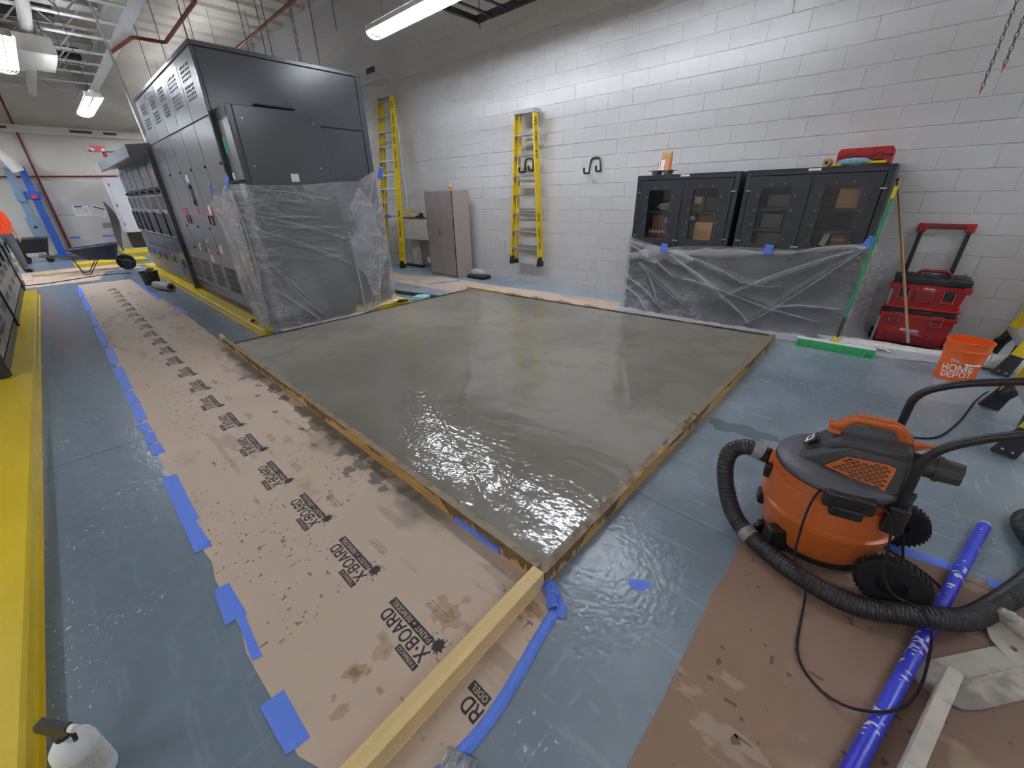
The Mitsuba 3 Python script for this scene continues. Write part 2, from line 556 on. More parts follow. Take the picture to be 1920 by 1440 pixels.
# ---- the tall lineup
TX0, TX1, TY0, TY1, TZ0, TZ1 = -9.65, -5.95, 1.585, 3.48, 0.1, 3.12
t = thing('tall_switchgear', 'tall dark grey metal switchgear lineup with rows of louvre slots near its top', 'switchgear')
put('carcass', box(TX0, TX1 - .02, TY0 + .02, TY1, TZ0, TZ1 - .03, .004), 'm_dark_gear', t)
put('base_channel', box(TX0, TX1 + .004, TY0 - .004, TY1 + .004, TZ0, TZ0 + .1, .004), 'm_gear_black', t)
put('roof_cap', box(TX0 - .01, TX1 + .012, TY0 - .012, TY1 + .012, TZ1 - .045, TZ1, .006), 'm_dark_gear', t)
# end face: framed panels
put('end_post', box(TX1 - .02, TX1 + .012, TY1 - .075, TY1 + .004, TZ0 + .1, TZ1 - .045, .004), 'm_dark_gear', t)
put('end_post', box(TX1 - .02, TX1 + .012, TY0 - .004, TY0 + .03, TZ0 + .1, TZ1 - .045, .004), 'm_dark_gear', t)
put('end_panel', box(TX1 - .02, TX1 + .006, TY0 + .034, TY1 - .08, 2.462, TZ1 - .05, .004), 'm_dark_gear', t)
put('end_panel', box(TX1 - .02, TX1 + .006, TY0 + .034, TY1 - .08, TZ0 + .1, 2.452, .004), 'm_dark_gear', t)
SX = [-5.95, -6.66, -7.4, -8.1, -8.82, -9.65]
vt = [(-6.16, -6.57), (-6.83, -7.30), (-7.60, -7.92), (-8.26, -8.62), (-8.98, -9.4)]
vb = [(-6.13, -6.62), (-6.83, -7.33), (-7.58, -8.02), (-8.28, -8.74), (-8.98, -9.5)]
for i in range(5):
    a, b = SX[i + 1], SX[i]
    lp = put('louvre_panel', box(a + .006, b - .006, TY0 - .004, TY0 + .03, 2.47, TZ1 - .05, .004), 'm_gear_light', t, label='upper front panel pierced by louvre slots')
    put('louvre_slot', slots(vt[i][1], vt[i][0], 2.65, 2.80, 6, 4, TY0 - .004, .028, .02) + slots(vt[i][1], vt[i][0], 2.83, 2.98, 6, 4, TY0 - .004, .028, .02), 'm_black', lp, kind='stuff')
    dr_ = put('door', box(a + .006, b - .006, TY0 - .006, TY0 + .03, 0.30, 2.462, .006), 'm_gear_light', t)
    fr = put('grille', box(vb[i][1] - .02, vb[i][0] + .02, TY0 - .012, TY0, .355, .735, .004), 'm_gear_light', dr_)
    gl = []
    for r_ in range(4):
        z0 = .365 + r_ * .092
        gl.append(box(vb[i][1], vb[i][0], TY0 - .014, TY0 - .008, z0, z0 + .08))
    put('grille_opening', gl, 'm_gear_black', dr_)
    for z in (0.9, 1.25, 2.0):
        put('latch', cyl((b - .05, TY0 - .006, z), (b - .05, TY0 - .02, z), .014, 10), 'm_gear_black', dr_)
    put('lower_panel', box(a + .006, b - .006, TY0 - .004, TY0 + .03, .205, .294, .003), 'm_dark_gear', t)
# handles, gauges and plates on the fronts
def ring(x0, x1, z0, z1, y, r=.008):
    p = rrect(x0, x1, z0, z1, .02).exterior.coords
    return tube([(x, y, z) for x, z in p], r, 6, cap=False)


doors = [k for k in used if k.startswith(t + '__door') and k.count('__') == 1]
doors.sort()
put('pull_handle', ring(-8.62, -8.42, 1.30, 1.41, TY0 - .02), 'm_black', doors[3])
put('pull_handle', ring(-7.26, -7.06, 1.31, 1.42, TY0 - .02), 'm_black', doors[1])
put('meter_strip', box(-7.88, -7.74, TY0 - .014, TY0, 1.55, 1.84, .004), 'm_steel_dark', doors[2])
put('meter_knob', cyl((-7.8, TY0 - .03, 1.60), (-7.8, TY0, 1.60), .02, 12), 'm_black', doors[2])
put('meter_knob', cyl((-7.8, TY0 - .03, 1.80), (-7.8, TY0, 1.80), .02, 12), 'm_black', doors[2])
for d, x0, x1, z0, z1, m in ((2, -7.91, -7.78, 1.86, 1.96, 'm_paper_white'), (3, -8.60, -8.5, 1.43, 1.53, 'm_label_red'), (2, -7.88, -7.75, 1.44, 1.53, 'm_label_red'),
                            (1, -7.20, -7.1, 1.44, 1.555, 'm_paper_white'), (3, -8.53, -8.44, .88, 1.0, 'm_paper_white'), (2, -8.0, -7.86, .86, .94, 'm_salmon'),
                            (2, -7.98, -7.82, .74, .85, 'm_paper_white'), (1, -7.28, -7.14, .91, 1.03, 'm_paper_white'), (2, -7.95, -7.88, 1.03, 1.07, 'm_paper_white'),
                            (3, -8.72, -8.64, 1.42, 1.52, 'm_label_red'), (1, -7.08, -7.0, 1.42, 1.53, 'm_label_red')):
    put('sticker', box(x0, x1, TY0 - .0085, TY0 - .005, z0, z1), m, doors[d])
# small bits standing on the end panel over the box
put('shield_plate', [prism([(2.05, 2.556), (2.56, 2.535), (2.5, 2.64), (2.08, 2.62)], .02, 'x', TX1 + .006), box(TX1 + .006, TX1 + .10, 2.06, 2.5, 2.600, 2.612)], 'm_gear_black', t)
# ---- the box bolted to its end
t = thing('end_cabinet', 'grey steel cabinet bolted to the end of the tall switchgear, film over its lower half', 'cabinet')
BX0, BX1, BY0, BY1, BZ1 = -5.938, -5.5, 1.64, 2.6, 2.525
put('body', box(BX0, BX1 - .02, BY0, BY1, .1, BZ1, .006), 'm_dark_gear', t)
put('front_door', box(BX1 - .02, BX1 + .003, BY0 + .055, BY1 - .006, .22, BZ1 - .006, .005), 'm_dark_gear', t)
put('side_strip', box(BX0 + .06, BX1 - .03, BY0 - .006, BY0 + .01, .2, BZ1 - .12, .004), 'm_gear_light', t)
put('side_ledge', box(BX0 - .03, BX1 + .012, BY0 - .05, BY0, 1.795, 1.815, .003), 'm_black', t)
put('top_window', box(BX0 + .04, BX1 - .06, BY0 - .004, BY0 + .01, BZ1 - .10, BZ1 - .02), 'm_steel_dark', t)
put('base_channel', box(BX0, BX1 + .006, BY0 - .004, BY1 + .004, .1, .2, .004), 'm_gear_black', t)
put('name_plate', box(BX1 + .002, BX1 + .006, 2.125, 2.215, 1.80, 1.885), 'm_paper_white', t)
put('green_sticker', box(-5.90, -5.80, BY0 - .0085, BY0 - .005, 2.09, 2.25), 'm_green_sticker', t)
put('warning_sticker', box(-5.90, -5.82, BY0 - .0085, BY0 - .005, 1.83, 1.90), 'm_paper_white', t)
put('warning_sticker', box(-5.72, -5.56, BY0 - .012, BY0 - .005, 1.64, 1.78), 'm_paper_white', t)
for y, z in ((1.76, 2.4), (2.5, 2.42), (1.76, 1.95), (2.5, 1.95)):
    put('bolt', cyl((BX1, y, z), (BX1 + .012, y, z), .009, 8), 'm_chrome', t)

# ---- the lower lineup further along
LX0, LX1, LY0, LY1, LZ1 = -14.4, -9.66, 1.56, 3.3, 2.5
t = thing('low_switchgear', 'lower grey switchgear lineup of breaker cubicles under an overhanging canopy', 'switchgear')
put('carcass', box(LX0, LX1, LY0 + .02, LY1, .1, LZ1, .006), 'm_dark_gear', t)
put('canopy', prism([(LY0 - .30, 2.30), (LY0 - .28, 2.29), (LY0 + .4, 2.47), (LY0 + .4, 2.56), (LY0 - .30, 2.47)], LX1 - LX0, 'x', LX0), 'm_gear_light', t)
put('corner_post', box(LX1 - .09, LX1, LY0 - .05, LY0 + .03, .1, 2.45, .006), 'm_dark_gear', t)
CX = [-9.76, -10.48, -11.42, -12.32, -13.05, -13.75, -14.4]
for i in range(6):
    a, b = CX[i + 1], CX[i]
    w = b - a
    put('upper_door', box(a + .01, b - .01, LY0 - .01, LY0 + .03, 1.86, 2.24, .005), 'm_gear_light', t)
    put('hinge_slot', [box(b - .05, b - .02, LY0 - .016, LY0, z, z + .07) for z in (1.9, 2.0, 2.1, 2.18)], 'm_black', t, kind='stuff')
    put('control_strip', box(a + .01, b - .01, LY0 - .006, LY0 + .03, 1.76, 1.85, .003), 'm_steel_dark', t)
    for q in range(3):
        put('selector_switch', cyl((a + w * (.25 + .25 * q), LY0 - .05, 1.80), (a + w * (.25 + .25 * q), LY0, 1.80), .024, 10), 'm_black' if q else 'm_gear_light', t)
    f = put('breaker_door', box(a + .03, b - .03, LY0 - .02, LY0 + .03, .98, 1.74, .006), 'm_gear_light', t)
    put('breaker_window', box(a + .12, b - .14, LY0 - .026, LY0, 1.49, 1.72, .004), 'm_steel_dark', f)
    put('breaker_face', box(a + .26, b - .12, LY0 - .03, LY0, 1.04, 1.42, .004), 'm_gear_black', f)
    put('racking_bar', box(a + .14, a + .17, LY0 - .05, LY0, 1.02, 1.44, .006), 'm_black', f)
    put('latch', box(b - .1, b - .06, LY0 - .045, LY0, 1.44, 1.48, .006), 'm_chrome', f)
    put('lower_door', box(a + .01, b - .01, LY0 - .012, LY0 + .03, .72, .965, .005), 'm_dark_gear', t)
    put('lower_door', box(a + .01, b - .01, LY0 - .012, LY0 + .03, .16, .71, .005), 'm_dark_gear', t)
    put('panel_handle', ring(a + w * .35, a + w * .55, .46, .60, LY0 - .025, .01), 'm_gear_light', t)
put('name_sticker', box(-10.2, -9.98, LY0 - .014, LY0 - .008, 1.98, 2.14), 'm_salmon', t)

# ---- the lineup whose end shows at the frame edge
t = thing('aisle_switchgear', 'dark grey switchgear standing on the yellow pad across the aisle', 'switchgear')
AX0, AX1, AY = -13.2, -5.95, -0.74
put('carcass', box(AX0, AX1, -2.4, AY - .02, .1, 2.4, .006), 'm_dark_gear', t)
put('base_channel', box(AX0, AX1 + .004, -2.4, AY + .004, .1, .2, .004), 'm_gear_black', t)
CX = [-5.95, -6.75, -7.6, -8.5, -9.4, -10.3, -11.2, -12.2, -13.2]
for i in range(8):
    a, b = CX[i + 1], CX[i]
    d = put('door', box(a + .008, b - .008, AY - .02, AY + .012, .24, 1.2, .006), 'm_gear_light' if i != 1 else 'm_dark_gear', t)
    put('upper_door', box(a + .008, b - .008, AY - .02, AY + .012, 1.21, 2.36, .006), 'm_dark_gear', t)
    if i in (0, 3, 7):
        put('post', box(b - .03, b + .03, AY - .02, AY + .03, .12, 2.38, .005), 'm_gear_black', t)
    if i >= 2:
        put('hinge_slot', [box(a + .1 + .2 * q, a + .13 + .2 * q, AY + .008, AY + .016, z, z + .09) for q in range(3) for z in (.4, .62, .85)], 'm_black', d, kind='stuff')
    else:
        put('grille_opening', [box(a + .12, b - .12, AY + .008, AY + .016, z, z + .05) for z in (.34, .42, .50)], 'm_gear_black', d)
    put('pull_handle', box(a + .06, a + .085, AY + .01, AY + .04, .75, .95, .008), 'm_black', d)
# ================================================================ wet concrete pour, its forms and the floor papers
def f_wet(p, n, uv):
    a = fbm(p.x * 0.8, p.y * 0.8, 0, 4)
    b = fbm(p.x * 5, p.y * 5, 3, 3)
    c = mix(lin(119, 115, 105), lin(136, 132, 120), smoothstep(.3, .7, a))
    return mix(c, lin(112, 108, 99), 0.35 * smoothstep(.5, .75, b))


def f_wet_bump(p, n, uv):
    wx = p.x + 0.25 * noise(p.x * 2.1, p.y * 2.1)
    wy = p.y + 0.25 * noise(p.x * 2.3 + 9, p.y * 2.3)
    r = dr.sqrt(dr.square(wx + 1.2) + dr.square(wy - 0.4))
    arcs = noise(r * 26, dr.atan2(wy - .4, wx + 1.2) * 2.2)
    rough_ = smoothstep(3.6, 1.0, r) * (.35 + .65 * smoothstep(.35, .6, fbm(p.x * 1.1, p.y * 1.1, 6, 2)))
    return 1.2 * arcs * rough_ + (.18 + .55 * rough_) * fbm(wx * 13, wy * 9, 1, 3) + (.03 + .50 * rough_) * noise(p.x * 58 + 2 * wx, p.y * 58) + .10 * rough_ * noise(p.x * 120, p.y * 120)


mat('m_wet', proc(f_wet), 0.125, spec=0.6, bump=proc(f_wet_bump, 3e-3), bscale=0.0036)
SC = np.array([[-0.786, 1.02], [-0.786, 5.22], [-5.46, 4.80], [-5.43, 1.02]])


def slab_top(u, v):
    p = ((1 - u) * (1 - v))[:, None] * SC[0] + ((1 - u) * v)[:, None] * SC[1] + (u * v)[:, None] * SC[2] + (u * (1 - v))[:, None] * SC[3]
    q = np.c_[p * 2.4, np.zeros(len(p))]
    z = 0.086 + 0.005 * (meshkit.fbm(q, 4) - .5) + 0.004 * (meshkit.fbm(q * 4 + 7, 3, 3) - .5)
    edge = np.minimum(np.minimum(u, 1 - u) * 4.7, np.minimum(v, 1 - v) * 4.2)
    z -= 0.004 * np.exp(-edge / 0.05) * (0.4 + meshkit.noise(q * 6))
    for a, b, w, h in (((-1.3, 1.15), (-2.6, 1.72), .02, .004), ((-2.3, 1.9), (-3.2, 2.75), .025, .005), ((-.9, 2.0), (-1.7, 3.6), .03, .003)):
        a, b = np.array(a), np.array(b)
        s = np.clip(((p - a) @ (b - a)) / ((b - a) @ (b - a)), 0, 1)
        dd = np.linalg.norm(p - (a + s[:, None] * (b - a)) + 0.05 * (meshkit.noise(q * 1.5)[:, None] - .5), axis=1)
        z += h * np.exp(-(dd / w) ** 2)
    return np.c_[p, z]


top = grid(slab_top, 300, 260)
if top.face_normals[0][2] < 0:
    top.invert()
k = one('wet_concrete_slab', top, 'm_wet', 'freshly poured wet grey concrete slab inside timber forms', 'concrete slab', smooth=True)
base = prism([tuple(c) for c in SC], 0.06, 'z', 0.0)
put('slab_body', base, 'm_wet', k)


def f_wood(p, n, uv):
    # grain runs along the longer direction of the boards; both kinds of board lie along x or y
    g1 = fbm(p.x * 3.0 + 60 * p.z, p.y * 40 + 30 * p.z, 1, 3) if False else fbm(uv.x * 2.0, uv.y * 46, 1, 3)
    knot = smoothstep(0.16, 0.05, dr.sqrt(dr.square((uv.x * 1.3 - dr.floor(uv.x * 1.3) - .5) * 1.4) + dr.square((uv.y - .03) * 7)))
    c = mix(lin(232, 206, 152), lin(218, 186, 124), g1)
    return mix(c, lin(150, 100, 54), 0.45 * knot * noise(uv.x * 3))


def f_form(p, n, uv):
    g1 = fbm(uv.x * 2.0, uv.y * 46, 1, 3)
    c = mix(lin(206, 166, 96), lin(176, 132, 66), g1)
    # grout runs of unequal length that trickled down from the top edge
    zone = smoothstep(.30, .62, fbm(uv.x * 2.6, p.y * .3, 9, 3))
    runlen = .012 + .115 * zone * (.35 + .65 * noise(uv.x * 75, 3.0, 4)) + .05 * (noise(uv.x * 160, 1.0, 2) - .5) * zone
    wet = smoothstep(.012, -.006, (.092 - p.z) - runlen + .01 * noise(uv.x * 40, p.z * 60))
    brown = smoothstep(.35, .65, fbm(uv.x * 5, uv.y * 12, 4, 3))
    c = mix(c, lin(138, 98, 48), .32 * brown)
    grime = mix(mix(lin(46, 37, 27), lin(98, 78, 48), noise(uv.x * 30, uv.y * 20)), lin(122, 116, 102), smoothstep(.083, .087, p.z))
    return mix(c, grime, 0.85 * wet)


mat('m_wood', proc(f_wood), 0.55)
mat('m_form', proc(f_form), 0.5)


def board(a, b, w, z0, z1, m, name, label, group=None, worn=0.0, seed=1):
    """a plank from a to b (plan points on its near side), w wide to the left of a->b; uv runs along its length"""
    a, b = np.array(a, float), np.array(b, float)
    d = (b - a) / np.linalg.norm(b - a)
    s = np.array([-d[1], d[0]])
    L = np.linalg.norm(b - a)
    r_ = np.random.default_rng(seed)
    N = max(2, int(L / .06))
    sec = [(0.003, 0), (w - .003, 0), (w, .003), (w, (z1 - z0) - .003), (w - .003, z1 - z0), (.003, z1 - z0), (0, z1 - z0 - .003), (0, .003)]
    v, uv = [], []
    per = np.r_[0, np.cumsum([np.hypot(sec[i][0] - sec[i - 1][0], sec[i][1] - sec[i - 1][1]) for i in range(1, 8)])]
    for i in range(N + 1):
        t_ = L * i / N
        bow = .004 * math.sin(t_ * 1.3 + seed)
        for j, (y, z) in enumerate(sec):
            wz = worn * r_.random() * .01 if z > .02 else 0
            q = a + d * t_ + s * (y + bow * 0)
            v.append((q[0], q[1], z0 + z - wz))
            uv.append((t_, per[j]))
    f = []
    for i in range(N):
        for j in range(8):
            p, q = i * 8 + j, i * 8 + (j + 1) % 8
            f += [(p, q, q + 8), (p, q + 8, p + 8)]
    k0 = len(v)
    for e, o in ((0, 1), (N * 8, -1)):
        for j in range(1, 7):
            f.append((e, e + j + 1, e + j) if o > 0 else (e, e + j, e + j + 1))
    mesh = TM(v, f)
    if mesh.volume < 0:
        mesh.invert()
    return one(name, mesh, m, label, 'timber board', group, uv=np.array(uv))


board((-0.787, 0.985), (-5.78, 0.985), -0.038, .002, .09, 'm_form', 'form_board', 'grout streaked timber form board along the papered side of the wet slab', worn=.6)
board((-0.785, 0.985), (-0.785, 2.828), -0.04, .002, .089, 'm_form', 'form_board', 'grout smeared near half of the form board beside the bare blue floor', worn=.8, seed=2)
board((-0.788, 2.832), (-0.782, 5.27), -0.046, .002, .098, 'm_form', 'form_board', 'clean topped far half of the form board beside the bare blue floor', worn=.5, seed=3)
board((-0.80, 5.265), (-4.74, 4.912), -0.038, .002, .086, 'm_form', 'form_board', 'form board at the back of the slab before the masked cabinets', worn=.6, seed=4)
board((-4.76, 4.91), (-5.62, 4.835), -0.038, .002, .11, 'm_wood', 'form_board', 'short clean board end standing proud at the far corner of the slab', seed=5)
board((-5.50, 4.78), (-5.47, 1.03), -0.034, .002, .085, 'm_form', 'form_board', 'form board between the wet slab and the film covered switchgear', worn=.6, seed=6)
board((-0.748, 0.980), (-0.715, -0.16), -0.089 * .6, .003, .092, 'm_wood', 'loose_board', 'clean pale two by four lying across the end of the printed floor paper', seed=7)
board((-5.785, 1.0), (-6.06, 1.015), -0.03, .004, .075, 'm_wood', 'form_board', 'pale board end poking past the slab corner onto the floor paper', seed=8)


def f_paper(p, n, uv):
    a = fbm(p.x * 1.2, p.y * 1.2, 0, 4)
    c = mix(lin(190, 169, 151), lin(204, 184, 165), a)
    smear = smoothstep(.56, .70, fbm(p.x * 3.1, p.y * 16, 5, 3)) * smoothstep(.45, .7, noise(p.x * 1.3, p.y * 2.6))
    c = mix(c, lin(140, 124, 110), .4 * smear)
    # grout splashes, thick beside the form and thinning away from it
    near = smoothstep(1.3, 1.1, p.y) * smoothstep(.62, 1.0, p.y) * smoothstep(-5.6, -4.4, p.x) * smoothstep(-1.2, -2.2, p.x)
    sp = fbm(p.x * 9, p.y * 13, 2, 4)
    c = mix(c, lin(96, 90, 80), .8 * smoothstep(.85, .90, sp + .46 * near * (0.35 + noise(p.x * 1.7, 3))))
    band = smoothstep(.80, 1.0, p.y + .22 * (sp - .5) + .10 * noise(p.x * 2.6, 9.0)) * smoothstep(.42, .60, noise(p.x * .9, 4.0) + .35 * smoothstep(-3.9, -4.6, p.x))
    c = mix(c, lin(104, 98, 90), .8 * band * smoothstep(-1.1, -1.6, p.x) * smoothstep(-6.0, -5.4, p.x) * smoothstep(1.3, 1.1, p.y))
    drops = smoothstep(.86, .90, noise(p.x * 58, p.y * 64, 4)) * smoothstep(.60, .72, noise(p.x * 3.4, p.y * 3.4, 8))
    c = mix(c, lin(120, 102, 84), .8 * drops)
    # damp splashes and boot marks near the end of the strip
    w1, w2 = noise(p.x * 30, p.y * 30, 3) - .5, noise(p.x * 70 + 5, p.y * 70, 6) - .5
    damp, core = mi.Float(0), mi.Float(0)
    for x, y, rx, ry, k in ((-1.045, .223, .030, .034, .9), (-.965, .135, .046, .026, .9), (-1.03, .345, .034, .05, .6), (-1.075, .37, .04, .02, .5), (-.97, .60, .075, .055, .75), (-.955, .70, .035, .02, .6),
                            (-.925, .257, .016, .014, .7), (-1.01, .265, .012, .02, .8), (-2.25, .55, .12, .05, .35), (-2.36, .30, .05, .015, .6), (-2.07, .61, .04, .02, .5), (-.70, .86, .05, .03, .8), (-.73, .80, .02, .015, .8)):
        d = dr.sqrt(dr.square((p.x - x) / rx) + dr.square((p.y - y) / ry)) + 1.1 * w1 + .5 * w2
        damp = dr.maximum(damp, k * smoothstep(1.05, .85, d))
        core = dr.maximum(core, k * smoothstep(.55, .1, d))
    c = mix(c, lin(164, 132, 94), .75 * damp)
    return mix(c, lin(104, 78, 54), .55 * core)


def f_paper_b(p, n, uv):
    a = fbm(p.x * 1.6, p.y * 1.6, 0, 4)
    c = mix(lin(132, 106, 92), lin(150, 124, 106), a)
    lt = smoothstep(.62, .74, fbm(p.x * 3 + 3, p.y * 3, 2, 4))
    c = mix(c, lin(192, 176, 150), .4 * lt)
    d = smoothstep(.92, .94, noise(p.x * 34, p.y * 34, 6)) + smoothstep(1.0, .8, dr.sqrt(dr.square((p.x - .062) / .020) + dr.square((p.y - .955) / .016)) + .8 * (noise(p.x * 70, p.y * 70) - .5))
    lt2 = smoothstep(.60, .72, fbm(p.x * 9 + 3, p.y * 22, 2, 3)) * smoothstep(.5, .7, noise(p.x * 3, p.y * 3, 5))
    c = mix(c, lin(190, 176, 158), .35 * lt2)
    return mix(c, lin(92, 74, 66), .8 * d)


def f_crease(p, n, uv):
    return fbm(p.x * 2.5, p.y * 2.5, 0, 3)


mat('m_paper', proc(f_paper), 0.62, spec=.3, bump=proc(f_crease, 4e-3), bscale=.012)
mat('m_paper_brown', proc(f_paper_b), 0.7, spec=.25, bump=proc(f_crease, 4e-3), bscale=.014)


def sheet(poly, z=.0015, step=.12, seed=1, amp=.0015, edge_amp=.004):
    """paper lying on the floor: a thin sheet with a slightly uneven outline, lifting a little"""
    pts = []
    P = list(poly) + [poly[0]]
    r_ = np.random.default_rng(seed)
    for a, b in zip(P, P[1:]):
        a, b = np.array(a), np.array(b)
        n_ = max(1, int(np.linalg.norm(b - a) / step))
        for i in range(n_):
            pts.append(a + (b - a) * i / n_ + r_.normal(0, edge_amp, 2) * (i > 0))
    m = trimesh.creation.extrude_polygon(sg.Polygon(pts).buffer(0), z, engine='earcut')
    m.apply_translation([0, 0, .0008])
    return m


pp = one('floor_paper', sheet([(-13.0, 0.0), (-3.0, -.005), (-0.95, -.015), (-.66, .10), (-.56, .30), (-.59, .67), (-.64, .93), (-.695, .983), (-5.2, .978), (-7.9, 1.01), (-13.0, .87)]), 'm_paper',
         'long strip of tan floor protection paper printed with a repeated logo', 'floor paper')
PZ = .0026
# the print: TRIMACO over X-BOARD over PAINT + REMODEL, repeated down the middle
def txt(s, h, w=None, bold=True, d=.0004):
    m = meshkit.text_mesh(s, h, d, bold)
    m.apply_translation([-m.bounds[0][0], 0, 0])
    if w:
        m.apply_scale([w / m.bounds[1][0], 1, 1])
    return m


def reverse_label(s, w, h, pad=.008, tw=None):
    """lettering left open in a solid bar"""
    m = meshkit.text_mesh(s, h * .58, .0004, True)
    fs = m.section(plane_origin=[0, 0, .0002], plane_normal=[0, 0, 1])
    pl, _ = fs.to_2D(to_2D=np.eye(4))
    t2 = unary_union(pl.polygons_full)
    b = t2.bounds
    t2 = sa.translate(t2, -b[0], -b[1])
    t2 = sa.scale(t2, (w - 2 * pad) / (b[2] - b[0]), h * .62 / (b[3] - b[1]), origin=(0, 0))
    t2 = sa.translate(t2, pad, h * .19)
    bar = sg.box(0, 0, w, h).difference(t2)
    return trimesh.util.concatenate([trimesh.creation.extrude_polygon(g_, .0004, engine='earcut') for g_ in getattr(bar, 'geoms', [bar]) if g_.area > 1e-7])


def splat(r, seed):
    r_ = np.random.default_rng(seed)
    out = []
    ang = np.linspace(0, 2 * PI, 46, endpoint=False)
    rad = r * (.55 + .5 * r_.random(46) ** 2)
    out.append(sg.Polygon(np.c_[rad * np.cos(ang), rad * np.sin(ang)]).buffer(0))
    for _ in range(16):
        a, q = r_.random() * 2 * PI, r * (1.0 + .7 * r_.random())
        out.append(sg.Point(q * math.cos(a), q * math.sin(a)).buffer(r * (.03 + .07 * r_.random()), quad_segs=2))
    u = unary_union(out)
    return trimesh.util.concatenate([trimesh.creation.extrude_polygon(g_, .0003, engine='earcut') for g_ in getattr(u, 'geoms', [u])])


W = .30
logo = [moved(txt('X·BOARD', .052, W - .01), trimesh.transformations.translation_matrix([0, .044, 0])),
        moved(reverse_label('PAINT + REMODEL', W - .02, .036), trimesh.transformations.translation_matrix([.03, 0, 0])),
        moved(reverse_label('TRIMACO', .125, .026), trimesh.transformations.translation_matrix([-.005, .103, 0])),
        moved(splat(.036, 4), trimesh.transformations.translation_matrix([.0, .005, -.00005]))]
small = join(moved(txt('SPILL BLOCK', .020, .135, False), trimesh.transformations.translation_matrix([.05, -.085, 0])),
             moved(txt('water and paint will not soak through', .0055, .12, False), trimesh.transformations.translation_matrix([.055, -.099, 0])))
logo = join(*logo)
logo_m = moved(logo, trimesh.transformations.translation_matrix([-W / 2, -.06, 0]))
small_m = moved(small, trimesh.transformations.translation_matrix([-W / 2, -.06, 0]))
first = None
for i in range(22):
    x = -1.042 - .5065 * i
    y = .448 + (.012 if i % 3 else -.004)
    M = at(x, y, PZ, 180)
    if first is None:
        first = (mikit.ply(logo_m, 'm_ink'), mikit.ply(small_m, 'm_ink_grey'))
    for nm, d in (('printed_logo', first[0]), ('printed_small_text', first[1])):
        if nm == 'printed_small_text' and i > 7:
            continue
        key = uniq(pp + '__' + nm)
        scene[key] = {**d, 'to_world': T(M.tolist())}
# the print that the folded end cuts off: only its last letters are on the sheet
cut = sg.box(-.72, .30, -.575, .6)
tail = join(moved(txt('RD', .052, .078), trimesh.transformations.translation_matrix([.212, .044, 0])), moved(reverse_label('ODEL', .09, .036), trimesh.transformations.translation_matrix([.22, 0, 0])))
put('printed_logo', moved(moved(tail, trimesh.transformations.translation_matrix([-W / 2, -.06, 0])), at(-.535, .452, PZ, 180)), 'm_ink', pp)

# blue masking tape along its edges
tape_x = [(-12.6, -11.2), (-11.0, -9.6), (-9.5, -8.2), (-8.1, -6.9), (-6.8, -6.0), (-5.85, -5.0), (-4.95, -4.55), (-4.52, -4.12), (-4.06, -3.88), (-3.85, -3.63), (-3.60, -3.42), (-3.05, -2.45), (-2.5, -2.17), (-1.85, -1.62), (-1.66, -1.38), (-1.19, -.98)]
names = ['farthest strip', 'long strip near the far end', 'long strip beside the far prints', 'long strip beside the middle prints', 'strip level with the slab corner', 'strip opposite the grout splashes', 'torn strip on the shiny floor patch', 'short strip above the floor joint', 'small square',
         'small square just beyond the floor joint', 'narrow piece next to the floor joint', 'long doubled strip', 'overlapping strip', 'crooked piece opposite the last logo but one', 'thin sliver', 'nearest wide piece']
rt = np.random.default_rng(3)
for (a, b), nm in zip(tape_x, names):
    sk = rt.normal(0, .006, 4)
    o = -.038 if nm != 'thin sliver' else -.006
    w2 = .030 if nm != 'thin sliver' else .02
    P4 = [(a, o + sk[0]), (b, o + sk[1]), (b + .01, w2 + sk[2]), (a + .006, w2 + sk[3])]
    m = sheet(P4, .0009, .03, int(rt.integers(99)), 0, .0008)
    m.apply_translation([0, 0, .0022])
    one('masking_tape', m, 'm_tape', f'blue tape, {nm}, aisle side of the printed paper', 'masking tape', 'blue tape on the printed paper')
for a, b, y, nm in ((-12.2, -9.6, .90, 'far strip'), (-8.9, -8.0, 1.0, 'near strip')):
    m = sheet([(a, y - .02), (b, y + .0), (b, y + .05), (a, y + .03)], .0009, .1, 5, 0, .002)
    m.apply_translation([0, 0, .0022])
    one('masking_tape', m, 'm_tape', f'blue tape, {nm}, switchgear side of the printed paper', 'masking tape', 'blue tape on the printed paper')
m = sheet([(-1.36, 1.025), (-1.0, .99), (-.98, 1.02), (-1.33, 1.06)], .0009, .05, 5, 0, .001) if False else box(-1.36, -1.02, .972, .99, .003, .03, .002)
one('masking_tape', m, 'm_tape', 'blue masking tape peeling up against the near form board', 'masking tape', 'blue tape on the printed paper')
# the crumpled end of the strip with its tape rolled over
def crumple(pts, w, seed, amp=.012):
    pts = spline(np.array(pts), 40)
    r_ = np.random.default_rng(seed)
    def fn(u, v):
        i = u * (len(pts) - 1)
        i0 = np.minimum(i.astype(int), len(pts) - 2)
        p = pts[i0] + (pts[i0 + 1] - pts[i0]) * (i - i0)[:, None]
        d = pts[np.minimum(i0 + 1, len(pts) - 1)] - pts[i0]
        d /= np.linalg.norm(d, axis=1)[:, None]
        s = np.c_[-d[:, 1], d[:, 0], np.zeros(len(d))]
        q = p + s * ((v - .5) * w)[:, None]
        q[:, 2] += amp * np.sin(v * PI) * (.4 + meshkit.noise(np.c_[u * 14, v * 3, u * 0 + seed])) + .004
        return q
    return shell(grid(fn, 60, 7), .0008)


